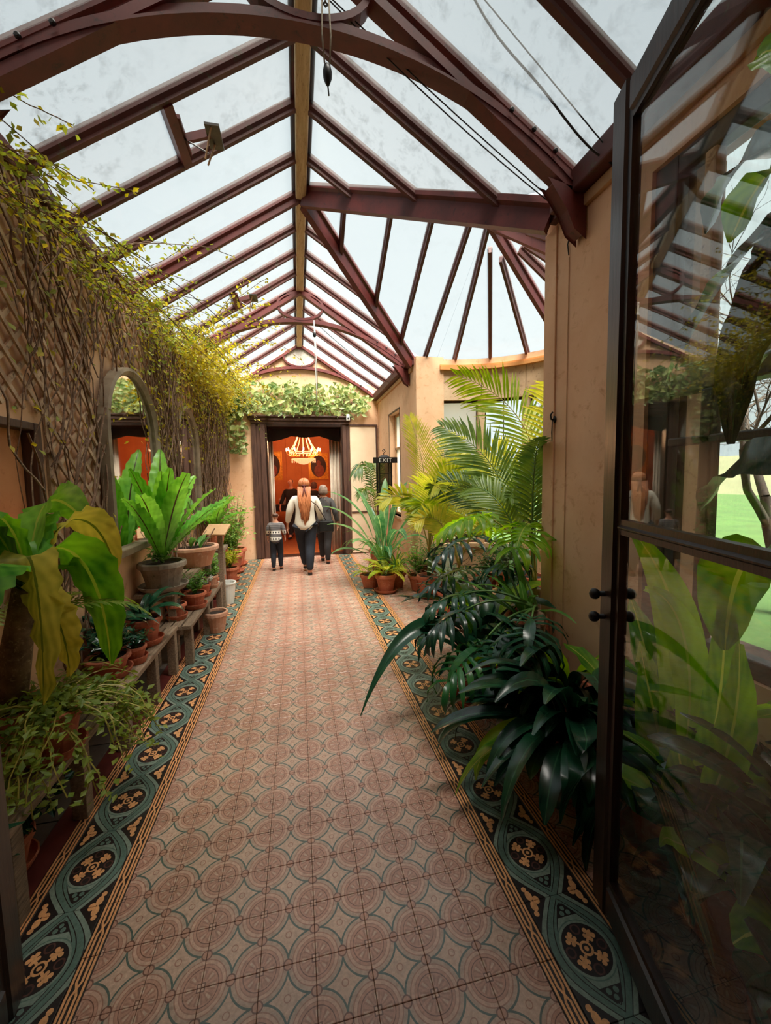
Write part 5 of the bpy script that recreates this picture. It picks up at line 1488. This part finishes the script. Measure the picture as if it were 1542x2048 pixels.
# ------------------------------------------------------------------ dark plants in front of the pillar
def lobed(t, base, az, Ls, L, elev, mat, droop=70, stalk=m_stalk, nlob=8, width=.05, lobeL=.26, tipdroop=1.2):
    """split philodendron leaf on a long stalk; stalk and blade are one leaf part with the stalk as its sub-part"""
    pts, dirs = arc_pts(base, az, Ls, elev, R(55), 10, 1.4)
    mb = MB(); p = pts[-1]
    q, dd = arc_pts(p, az, L, R(-5), R(droop), 10, 1.1)
    blade(mb, p, az, L, width * 1.6, R(-5), R(droop), 10, 'lance', .15, power=1.1)
    for j in range(nlob):
        k = min(9, int(10 * (j + .2) / nlob)); s_ = q[k]; f = j / nlob
        for s in (-1, 1):
            a2 = az + s * R(118 - 92 * f)
            blade(mb, s_, a2, lobeL * (.75 + .6 * sin(pi * (f * .85 + .1))), width, R(12) - R(25) * f, R(60) * tipdroop * rn.uniform(.7, 1.3), 6, 'lance', .3, .006, 3, ph=j)
    lf_ = mb.build('leaf', mat, t, smooth=True)
    MB().tube(pts, [.011 - .0006 * k for k in range(11)], 6).build('leaf_stalk', stalk, lf_, smooth=True)
ph = thing('split_leaf_philodendron', 'split-leaved philodendron with scarred trunk before the pillar', 'plant', (1.48, 2.30, 0))
z = pot(ph, .18, .26)
tk = MB(); ns = 12
tk.tube([(.0, .0, z - .03), (.02, .02, z + .2), (.03, .02, z + .50)], [.06, .062, .055], 10)
tko = tk.build('trunk', m_twig, ph, smooth=True)
m_scar = M('trunk_scar', srgb(196, 150, 112), srgb(160, 110, 80), .8, 20)
for k in range(26):
    a = k * 2.4; zz = z + .02 + .018 * k
    MB().ball((.02 + .060 * cos(a), .02 + .060 * sin(a), zz), (.017, .017, .020), 6, 4).build('leaf_scar', m_scar, tko)
cz = z + .52
for az, Ls, L, el in ((172, .50, .30, 24), (194, .50, .34, 4), (150, .50, .30, 30), (92, .4, .26, 60), (232, .34, .28, 30), (212, .36, .28, 10)):
    lobed(ph, (.03, .02, cz), R(az), Ls, L, R(el), nlob=8, width=.042, lobeL=.22, tipdroop=1.9, mat=l_dark if az not in (194,) else LEAF('fresh_split_leaf', srgb(34, 92, 48), srgb(84, 140, 66), .26, .2, None, .06, .6))
for k in range(6):
    a = rn.uniform(0, 6.28); MB().tube([(.03, .02, cz - .1), (.1 * cos(a), .1 * sin(a), cz - .3), (.14 * cos(a), .14 * sin(a), .12), (.18 * cos(a), .18 * sin(a), .01)], .006, 4).build('aerial_root', m_twig, ph, smooth=True)
p2 = thing('split_leaf_philodendron', 'taller philodendron with bright split leaves on long stalks in the bay mouth', 'plant', (1.92, 2.98, 0))
z = pot(p2, .17, .28)
MB().tube([(0, 0, z - .03), (.0, .02, z + .25), (.02, .02, z + .42)], [.055, .06, .05], 10).build('trunk', m_twig, p2, smooth=True)
for az, Ls, L, el, mt in ((226, .72, .34, 80, l_back), (165, .80, .34, 78, l_back), (186, .80, .34, 62, l_dark), (172, .66, .34, 40, l_dark), (100, .7, .3, 75, l_back), (60, .7, .3, 75, l_dark)):
    lobed(p2, (.02, .02, z + .42), R(az), Ls, L, R(el), mt, 45, m_stalk_y if mt == l_back else m_stalk, 8, .075 if mt == l_back else .045, .22)
# aloe-like spikes over the trunk
t, z = potted('spiky_bromeliad', 'spiky bromeliad with long curved leaves against the pillar', 'plant', (1.58, 2.56, 0), .14, .62)
for k in range(12):
    leaf(t, l_mid, base=(0, 0, z), az=pi + (k - 5.5) * .27, L=rn.uniform(.4, .75), W=.05, elev=R(rn.uniform(35, 80)), droop=R(rn.uniform(20, 80)), n=10, prof='lance', fold=.5)
# aspidistra masses
def aspid(label, loc, n, Lr, W, mat=l_dark, seed=1, h=.22, r=.17, el=(40, 85), dr=(60, 135), bias=None):
    r2 = random.Random(seed); t, z = potted('aspidistra', label, 'plant', loc, r, h)
    for k in range(n):
        az = k * 2.4 + r2.uniform(-.3, .3)
        if bias is not None: az = R(bias) + r2.uniform(-1.75, 1.75)
        L = r2.uniform(*Lr)
        mt = mat if r2.random() < .9 else l_back
        leaf(t, mt, base=(.07 * cos(az), .07 * sin(az), z), az=az, L=L, W=W * r2.uniform(.75, 1.15), elev=R(r2.uniform(*el)), droop=R(r2.uniform(*dr)), n=10, prof='paddle' if r2.random() < .5 else 'lance', fold=.28, minw=.005, roll=R(r2.uniform(-25, 25)), power=1.4)
    return t
aspid('largest dark glossy aspidistra at the foot of the glass door stile', (1.38, 1.78, 0), 80, (.40, .80), .10, seed=3, h=.30, r=.18, bias=190, el=(15, 85), dr=(70, 140))
aspid('dark aspidistra in the corner between pillar and glass door', (1.56, 2.06, 0), 40, (.45, .78), .12, seed=4, h=.34, r=.15, bias=186)
aspid('dark aspidistra behind the philodendron with bent leaf tips', (1.42, 2.98, 0), 36, (.5, .85), .13, seed=6, h=.26, r=.18)
aspid('dark broad-leaved plant in the bay mouth beside the cycad', (1.85, 3.55, 0), 30, (.35, .6), .12, seed=8, h=.26, r=.18)
t, z = potted('kaffir_lily', 'dark plant with one long drooping leaf over the tile band', 'plant', (1.20, 2.62, 0), .13, .20)
mb = MB(); blade_path(mb, [(1.2, 2.62, .2), (.98, 2.64, .85), (.60, 2.5, .72), (.32, 2.30, .22)], .11, (.25, .7, .65), prof='lance', ripple=0, off=(1.2, 2.62, 0)); mb.build('leaf', l_dark, t, smooth=True)
for az, L, W, el, dr in ((160, .6, .09, 70, 100), (220, .6, .1, 60, 90), (250, .55, .09, 70, 80), (120, .6, .09, 75, 90), (60, .5, .08, 70, 80), (20, .5, .09, 70, 60), (300, .5, .09, 66, 80), (200, .45, .08, 80, 60)):
    leaf(t, l_dark, base=(0, 0, z), az=R(az), L=L, W=W, elev=R(el), droop=R(dr), n=14, prof='lance', fold=.3, power=1.2)
# ------------------------------------------------------------------ plants behind the glass door
t, z = potted('elephant_ear', 'huge dark leaves hanging high behind the glass door', 'plant', (1.44, .74, 0), .16, .36)
MB().tube([(0, 0, z), (.02, .06, .9), (.0, .10, 1.7), (.02, .12, 2.25)], [.05, .045, .04, .03], 8).build('trunk', m_stalk, t, smooth=True)
for ctrl, W, hint, mt in (([(1.46, .84, 2.22), (1.50, 1.00, 2.55), (1.50, 1.16, 2.42), (1.49, 1.40, 2.02)], .20, (.55, -.2, .8), l_dark), ([(1.46, .84, 2.28), (1.44, .96, 2.72), (1.48, 1.16, 2.76), (1.50, 1.27, 2.52)], .20, (.6, -.2, .75), l_dark),
                          ([(1.46, .84, 2.20), (1.40, 1.00, 2.30), (1.42, 1.08, 2.15), (1.42, 1.08, 1.74)], .13, (.8, -.5, 0), l_dark), ([(1.46, .84, 2.20), (1.38, .90, 2.4), (1.34, .96, 2.25), (1.34, 1.0, 1.9)], .14, (.8, -.5, 0), l_dark),
                          ([(1.46, .82, 1.40), (1.46, .96, 1.80), (1.48, 1.10, 1.72), (1.50, 1.24, 1.50)], .20, (.6, -.3, .7), l_dark), ([(1.46, .82, 1.30), (1.38, .95, 1.52), (1.36, 1.02, 1.40), (1.36, 1.02, 1.06)], .20, (.8, -.5, .1), l_back),
                          ([(1.46, .84, 2.30), (1.52, .96, 2.9), (1.52, 1.10, 3.0), (1.50, 1.13, 2.98)], .16, (.6, -.3, .7), l_back), ([(1.46, .84, 2.3), (1.42, .90, 2.60), (1.40, 1.0, 2.62), (1.42, 1.12, 2.40)], .20, (.6, -.4, .7), l_back),
                          ([(1.46, .84, 1.9), (1.55, 1.0, 2.15), (1.6, 1.1, 2.1), (1.6, 1.25, 1.85)], .18, (.6, -.3, .7), l_dark)):
    mb = MB(); blade_path(mb, ctrl, W, hint, prof='paddle', ripple=.008, rf=5, ph=W * 60, minw=.010, off=(1.44, .74, 0)); mb.build('leaf', mt, t, smooth=True)
for az, zb, L, W, el, dr in ((60, 2.2, .5, .2, 60, 100), (250, 1.8, .5, .2, 50, 100)):
    leaf(t, l_dark if rn.random() < .7 else l_back, base=(.02, .08, zb), az=R(az), L=L, W=W, elev=R(el), droop=R(dr), n=18, prof='paddle', fold=.22, ripple=.012, rf=4, ph=az, power=1.3, minw=.010)
t, z = potted('alocasia', 'backlit green alocasia with upright leaves behind the lower door pane', 'plant', (1.52, 1.36, 0), .15, .30)
for az, L, W, el, dr in ((70, .8, .13, 80, 40), (100, .7, .12, 60, 60), (30, .8, .12, 80, 40), (270, .8, .13, 76, 60), (300, .7, .13, 74, 60), (95, .6, .12, 86, 16), (255, .6, .12, 60, 60)):
    leaf(t, l_back, base=(.05 * cos(R(az)), .05 * sin(R(az)), z), az=R(az), L=L, W=W, elev=R(el), droop=R(dr), n=16, prof='paddle', fold=.25, ripple=.01, rf=5, ph=az, power=1.6, minw=.010)
for ctrl, W, hint, mt in (([(1.50, 1.36, .26), (1.50, 1.26, .9), (1.48, 1.24, 1.15), (1.42, 1.50, 1.42)], .17, (.5, -.3, .8), l_back), ([(1.50, 1.34, .26), (1.46, 1.30, .5), (1.44, 1.36, .62), (1.42, 1.40, .86)], .17, (.7, -.6, .2), l_back),
                          ([(1.50, 1.30, .26), (1.44, 1.15, .8), (1.42, 1.18, 1.2), (1.42, 1.40, 1.16)], .13, (.4, -.2, .9), l_back), ([(1.46, 1.20, .26), (1.40, 1.06, .7), (1.38, 1.02, 1.0), (1.36, 1.04, 1.32)], .11, (.8, -.6, 0), l_back),
                          ([(1.46, 1.24, .26), (1.38, 1.14, .4), (1.36, 1.14, .5), (1.34, 1.16, .66)], .15, (.7, -.7, .1), l_back), ([(1.44, 1.16, .26), (1.38, 1.0, .66), (1.36, .96, .9), (1.36, .98, 1.10)], .12, (.8, -.6, .1), l_back),
                          ([(1.46, 1.40, .26), (1.46, 1.5, .5), (1.46, 1.56, .58), (1.46, 1.62, .54)], .16, (.6, -.2, .7), l_back)):
    mb = MB(); blade_path(mb, ctrl, W, hint, prof='lance', ripple=.006, rf=5, ph=W * 60, minw=.010, off=(1.52, 1.36, 0)); mb.build('leaf', mt, t, smooth=True)
aspid('dark plant low behind the door pane near the window', (1.60, .80, 0), 34, (.4, .75), .12, seed=15, h=.30, r=.13)
aspid('dark plant at the very right edge behind the glass door', (1.36, .72, 0), 30, (.4, .7), .12, seed=16, h=.26, r=.13)
aspid('dark broad leaves filling the bottom of the glass door view', (1.46, 1.02, 0), 34, (.4, .7), .13, seed=14, h=.26, r=.14)
# ------------------------------------------------------------------ people
m_skin = M('skin', srgb(206, 150, 120), srgb(190, 130, 102), .55, 6)
def skin_mesh(name, chains, mat, sub=2):
    """chains: list of [(x,y,z,rx,ry), ...]; a chain may start at a point that already exists"""
    vs_, ed, rad, idx = [], [], [], {}
    for ch in chains:
        prev = None
        for (x, y, z, rx, ry) in ch:
            k = (round(x, 4), round(y, 4), round(z, 4))
            if k not in idx: idx[k] = len(vs_); vs_.append((x, y, z)); rad.append((rx, ry))
            if prev is not None and prev != idx[k]: ed.append((prev, idx[k]))
            prev = idx[k]
    me = bpy.data.meshes.new(name); me.from_pydata(vs_, ed, [])
    o = bpy.data.objects.new('tmp_skin', me); col.objects.link(o)
    sm = o.modifiers.new('skin', 'SKIN'); sm.branch_smoothing = .6; sm.use_smooth_shade = True
    for k, d in enumerate(me.skin_vertices[0].data): d.radius = rad[k]; d.use_root = (k == 0)
    ss = o.modifiers.new('sub', 'SUBSURF'); ss.levels = sub; ss.render_levels = sub
    bpy.context.view_layer.update()
    out = bpy.data.meshes.new_from_object(o.evaluated_get(bpy.context.evaluated_depsgraph_get()))
    bpy.data.objects.remove(o); out.name = name; out.materials.clear(); out.materials.append(mat)
    for p in out.polygons: p.use_smooth = True
    return out

def person(label, loc, H, rz=0, fat=1.0, top=None, bottom=None, shoe=None, hair=None, hair_len=.0, hair_mat=None, pose=None, group=None, child=False, coat=0.0, bag=None):
    s = H / 1.66; F = fat
    t = thing('person', label, 'person', loc, rz, group); P = dict(la=(-.06, .30, .07), ra=(.07, -.16, .07), lw=(-.30, .05, .86), rw=(.28, .10, .92)); P.update(pose or {})
    hs = 1.18 if child else 1.0                                    # children have larger heads
    def S(ch): return [(x * s, y * s, z * s, rx * s, ry * s) for x, y, z, rx, ry in ch]
    pel = (0, 0, .93, .105 * F, .09 * F); wai = (0, 0, 1.06, .135 * F, .105 * F); che = (0, 0, 1.24, .15 * F, .11 * F); nb = (0, -.005, 1.40, .075, .065)
    body = [[pel, wai, che, nb, (0, .0, 1.455, .048, .05), (0, .012, 1.50, .062 * hs, .07 * hs), (0, .02, 1.565, .076 * hs, .092 * hs), (0, .015, 1.625, .05 * hs, .062 * hs)]]
    for sx, wr in ((-1, P['lw']), (1, P['rw'])):
        sh = (sx * .150 * F, 0, 1.335, .056 * F, .055 * F); wx, wy, wz = wr
        el = ((sh[0] + wx) / 2 + sx * .015, (wy) / 2 - .05, (1.345 + wz) / 2, .046 * F, .046 * F)
        w_ = (wx, wy, wz, .028, .024); pm = (wx + sx * .004, wy + .02, wz - .065, .036, .018)
        body.append([che, sh, el, w_, pm])
        for j, (fy, fl) in enumerate(((-.028, .052), (-.010, .070), (.010, .074), (.028, .066))):
            body.append([pm, (pm[0] + sx * .002, pm[1] + fy * .9, pm[2] - .045, .010, .010), (pm[0] - sx * .006, pm[1] + fy, pm[2] - .045 - fl * .5, .009, .009), (pm[0] - sx * .018, pm[1] + fy, pm[2] - .045 - fl, .0075, .0075)])
        body.append([(wx + sx * .004, wy + .02, wz - .065, .036, .018), (pm[0] - sx * .012, pm[1] + .045, pm[2] + .0, .011, .011), (pm[0] - sx * .022, pm[1] + .062, pm[2] - .035, .009, .009)])
    legs = []
    for sx, an in ((-1, P['la']), (1, P['ra'])):
        hip = (sx * .075 * F, 0, .84, .088 * F, .096 * F); ax, ay, az_ = an
        kn = ((hip[0] + ax) / 2, ay * .5 + .05, .49, .066 * F, .068 * F)
        ca = (ax * .8 + hip[0] * .2, ay * .82 + .0, .32, .058 * F, .06 * F)
        legs.append([pel, hip, kn, ca, (ax, ay, az_ + .02, .040, .042), (ax, ay + .05, az_ - .025, .036, .034), (ax, ay + .14, az_ - .035, .034, .026)])
    body += legs
    b = place('body', skin_mesh('body', [S(c) for c in body], m_skin), t)
    if top:
        e = .020; g = 1.0
        sh_ = [[(0, 0, .84 - coat, .152 * F + e, .128 * F + e), (0, 0, .93, .150 * F + e, .126 * F + e), (0, 0, 1.06, .142 * F + e, .118 * F + e), (0, 0, 1.24, .145 * F + e, .110 * F + e), (0, -.005, 1.385, .075 + e, .065 + e)]]
        for sx, wr in ((-1, P['lw']), (1, P['rw'])):
            sx0 = sx * .150 * F; wx, wy, wz = wr
            sh_.append([(0, 0, 1.24, .145 * F + e, .110 * F + e), (sx0, 0, 1.325, .052 * F + e, .052 * F + e), ((sx0 + wx) / 2 + sx * .015, wy / 2 - .05, (1.345 + wz) / 2, .044 * F + e * .8, .044 * F + e * .8), (wx, wy, wz + .02, .042 + .006, .038 + .006)])
        place('top', skin_mesh('top', [S(c) for c in sh_], top), t)
    if bottom:
        e = .012
        place('trousers', skin_mesh('trousers', [S([(x, y, z, rx + e, ry + e) for x, y, z, rx, ry in c[:4]] + [(c[4][0], c[4][1], c[4][2] - .005, .052, .054)]) for c in legs], bottom), t)
    for sx, an in ((-1, P['la']), (1, P['ra'])):
        ax, ay, az_ = an
        place('shoe', skin_mesh('shoe', [S([(ax, ay - .03, az_ - .02, .045, .04), (ax, ay + .05, az_ - .03, .044, .036), (ax, ay + .17, az_ - .04, .040, .028)])], shoe or m_black), t)
    # face
    fz = 1.565
    fc = MB()
    for sx in (-1, 1): fc.ball((sx * .030 * s * hs, .098 * s * hs, fz * s), (.011 * s, .006 * s, .007 * s), 6, 4)
    fc.build('eyes', m_white, b); MB().ball((0, .112 * s * hs, (fz - .03) * s), (.011 * s, .015 * s, .02 * s), 6, 4).build('nose', m_skin, b); MB().ball((0, .100 * s * hs, (fz - .065) * s), (.022 * s, .006 * s, .006 * s), 6, 4).build('mouth', M('lips', srgb(168, 92, 84)), b)
    for sx in (-1, 1): MB().ball((sx * .080 * s * hs, .005 * s, (fz - .01) * s), (.010 * s, .016 * s, .026 * s), 6, 4).build('ear', m_skin, b)
    # hair: cap and, for long hair, a fall of locks
    hm = hair_mat; hc = [[(0, .0, 1.555, .090 * hs, .100 * hs), (0, -.005, 1.60, .082 * hs, .092 * hs), (0, .0, 1.645, .045 * hs, .055 * hs)]]
    if hair == 'short': hc = [[(0, -.018, 1.52, .070 * hs, .066 * hs), (0, -.014, 1.575, .088 * hs, .094 * hs), (0, -.004, 1.632, .056 * hs, .062 * hs)]]
    if hair == 'bob': hc = [[(0, -.03, 1.42, .105, .075), (0, -.025, 1.50, .105, .090), (0, -.014, 1.58, .096, .100), (0, -.004, 1.64, .056, .062)]]
    if hair == 'long': hc = [[(0, -.04, 1.47, .088, .060), (0, -.025, 1.53, .096, .088), (0, -.012, 1.59, .092, .100), (0, -.002, 1.648, .05, .06)]]
    ho = place('hair', skin_mesh('hair', [S(c) for c in hc], hm), t)
    if hair == 'long':
        rn_ = random.Random(5); lk = MB()
        for k in range(40):
            a = rn_.uniform(-1.25, 1.25); e0 = rn_.uniform(.2, 1.2)                  # crown locks laid over the skull
            lk.tube([((.094 * sin(a) * cos(q)) * s, (-.012 - .104 * cos(a) * cos(q)) * s, (1.575 + .088 * sin(q)) * s) for q in [e0 + .3 - (e0 + .9) * j / 6 for j in range(7)]], .011 * s, 4, caps=False)
        for k in range(60):
            x0 = rn_.uniform(-.105, .105); L_ = hair_len * rn_.uniform(.75, 1.05) * (1 - abs(x0) * 2.5); w0 = rn_.uniform(0, 6.28)
            pts = [(x0 * s * (1 - .35 * q * q) + .018 * s * sin(9 * q + w0) * q, (-.090 - .085 * sin(pi * min(1, q * .9)) * F - .012 * rn_.random()) * s, (1.52 - L_ * q) * s) for q in [j / 10 for j in range(11)]]
            lk.tube(pts, [.013 * s] * 7 + [.011 * s, .009 * s, .006 * s, .002 * s], 5, caps=False)
        lk.build('hair_locks', hm, ho, smooth=True)
        rb = MB(); rb.ball((0, -.118 * s, 1.545 * s), (.045 * s, .018 * s, .016 * s), 8, 6)
        for sx in (-1, 1): rb.tube([(0, -.125 * s, 1.54 * s), (sx * .015 * s, -.165 * s, 1.45 * s), (sx * .03 * s, -.185 * s, 1.36 * s)], .008 * s, 4)
        rb.build('hair_ribbon', M('dark_ribbon', srgb(110, 50, 46)), ho, smooth=True)
    if bag:
        bo = MB(); bo.box((bag[0] - .13, bag[1] - .05, bag[2] - .2), (bag[0] + .13, bag[1] + .05, bag[2])); bg_ = bo.build('shoulder_bag', m_black, t, bevel=.02)
        MB().tube([(bag[0], bag[1], bag[2]), (.17 * s * F, -.135 * s * F - .01, 1.2 * s), (.02 * s, -.15 * s * F, 1.36 * s), (-.10 * s, -.05 * s, 1.43 * s)], .008, 5).build('bag_strap', M('brown_strap', srgb(70, 44, 34)), bg_, smooth=True)
    return t

m_cream = M('cream_shirt', srgb(232, 224, 208), srgb(222, 210, 192), .85, 5, .2)
m_navy = M('navy_denim', srgb(30, 34, 46), srgb(20, 24, 34), .85, 12, .1)
m_dkgrey = M('charcoal_jacket', srgb(76, 72, 70), srgb(52, 50, 50), .9, 14, .3)
m_auburn = M('auburn_hair', srgb(206, 132, 84), srgb(156, 86, 50), .45, 20, .3, stretch=(6, 6, .6))
m_greyhair = M('grey_brown_hair', srgb(150, 128, 112), srgb(98, 80, 70), .5, 18, .3)
m_brownhair = M('short_brown_hair', srgb(104, 72, 54), srgb(70, 46, 36), .5, 22, .3)
m_dark = M('dark_clothing', srgb(36, 30, 30), srgb(26, 22, 22), .9, 8)
def knit():
    mt, nt, b, out = new_mat('banded_knit')
    tc = nt.nodes.new('ShaderNodeTexCoord'); sp_ = nt.nodes.new('ShaderNodeSeparateXYZ'); nt.links.new(tc.outputs['Object'], sp_.inputs[0])
    z = X(nt, sp_.outputs[2]); x = X(nt, sp_.outputs[0])
    d = (z - .59).abs(); d = d.min((z - .71).abs()).min((z - .475).abs())
    band = d.lt(.028); dots = (x * 130).sin().gt(.35) * d.lt(.016)
    thin = (z * 210).sin().gt(.3)
    c = mixc(nt, thin, srgb(84, 80, 82), srgb(120, 114, 112))
    c = mixc(nt, band, c, srgb(230, 224, 214)); c = mixc(nt, dots, c, srgb(50, 46, 50))
    nt.links.new(c, b.inputs['Base Color']); b.inputs['Roughness'].default_value = .9
    return mt
person('woman with long auburn hair in a cream shirt walking towards the doorway', (.10, 7.05, 0), 1.66, 0, 1.20, m_cream, m_navy, m_black, 'long', .70, m_auburn,
       dict(la=(-.02, .22, .10), ra=(.05, -.12, .055), lw=(-.30, .10, .88), rw=(.28, .14, .90)), bag=(.36, .06, .92), coat=.10)
person('small child in a grey patterned jumper holding hands by the doorway', (-.42, 7.50, 0), 1.07, R(-6), 1.12, knit(), m_navy, m_black, 'short', 0, m_brownhair,
       dict(la=(-.09, -.06, .06), ra=(.09, .08, .06), lw=(-.25, .10, .96), rw=(.24, .02, .98)), child=True, coat=.08)
person('grey-haired person in a charcoal jacket stepping through the doorway', (.47, 7.85, 0), 1.56, R(-8), 1.05, m_dkgrey, m_dark, m_black, 'bob', 0, m_greyhair,
       dict(la=(-.07, .22, .07), ra=(.06, -.06, .05), lw=(-.27, .12, .90), rw=(.27, .04, .84)), coat=.12, bag=(-.22, .0, .80))
person('dark-dressed person standing by the console table in the orange room', (-.20, 11.7, 0), 1.68, R(160), 1.05, m_dark, m_dark, m_black, 'short', 0, m_brownhair, group='visitors inside the room')
person('dark-dressed person further right inside the orange room', (.42, 11.4, 0), 1.60, R(40), 1.05, m_dark, m_dark, m_black, 'bob', 0, m_brownhair, group='visitors inside the room')

# ------------------------------------------------------------------ keep foliage on its own side of walls and glass
PLANTS = ('fern', 'plant', 'palm', 'pot', 'planter')
bpy.context.view_layer.update()
hx_, hy_ = 1.119 - 1.02 * sin(a_), 1.278 - 1.02 * cos(a_)
nx_, ny_ = cos(a_), -sin(a_)                                       # leaf plane normal, pointing to the right wall
def fix_tree(o, behind, root=None):
    root = root or o; rl = root.location
    for c in o.children:
        fix_tree(c, behind, root)
        if c.type != 'MESH' or c.data.users > 1: continue
        mw = c.matrix_world; inv = mw.inverted(); ch_ = False
        for v in c.data.vertices:
            p = mw @ v.co; q = p.copy()
            if q.x < XL + .02: q.x = XL + .02 + (q.x - XL) * .02
            if q.x > XW - .02 and (q.y < 2.62 or q.y > 5.86) and p.y < 8.7 and rl.x < XW: q.x = XW - .02
            if q.y > 5.80 and q.x > XW and rl.y < 5.8: q.y = 5.80
            if q.y < 2.68 and q.x > XW - .01 and rl.x >= XW: q.y = 2.68
            if q.x > 2.13:
                r_ = sqrt((q.x - 2.13) ** 2 + (q.y - 4.24) ** 2)
                if r_ > 1.55: f = 1.55 / r_; q.x = 2.13 + (q.x - 2.13) * f; q.y = 4.24 + (q.y - 4.24) * f
            if q.z < .006: q.z = .006
            if q.y < .31: q.y = .31
            if behind:
                d = (q.x - hx_) * nx_ + (q.y - hy_) * ny_
                if d < .07: q.x += nx_ * (.07 - d); q.y += ny_ * (.07 - d)
            elif q.y < 1.32 and q.x > .6 and rl.x > 0:
                q.y = 1.32
            if (q - p).length > 1e-5: v.co = inv @ q; ch_ = True
        if ch_: c.data.update()
for o in [o for o in col.objects if o.parent is None and o.get('category') in PLANTS]:
    fix_tree(o, o.location.x > 1.2 and o.location.y < 1.45)
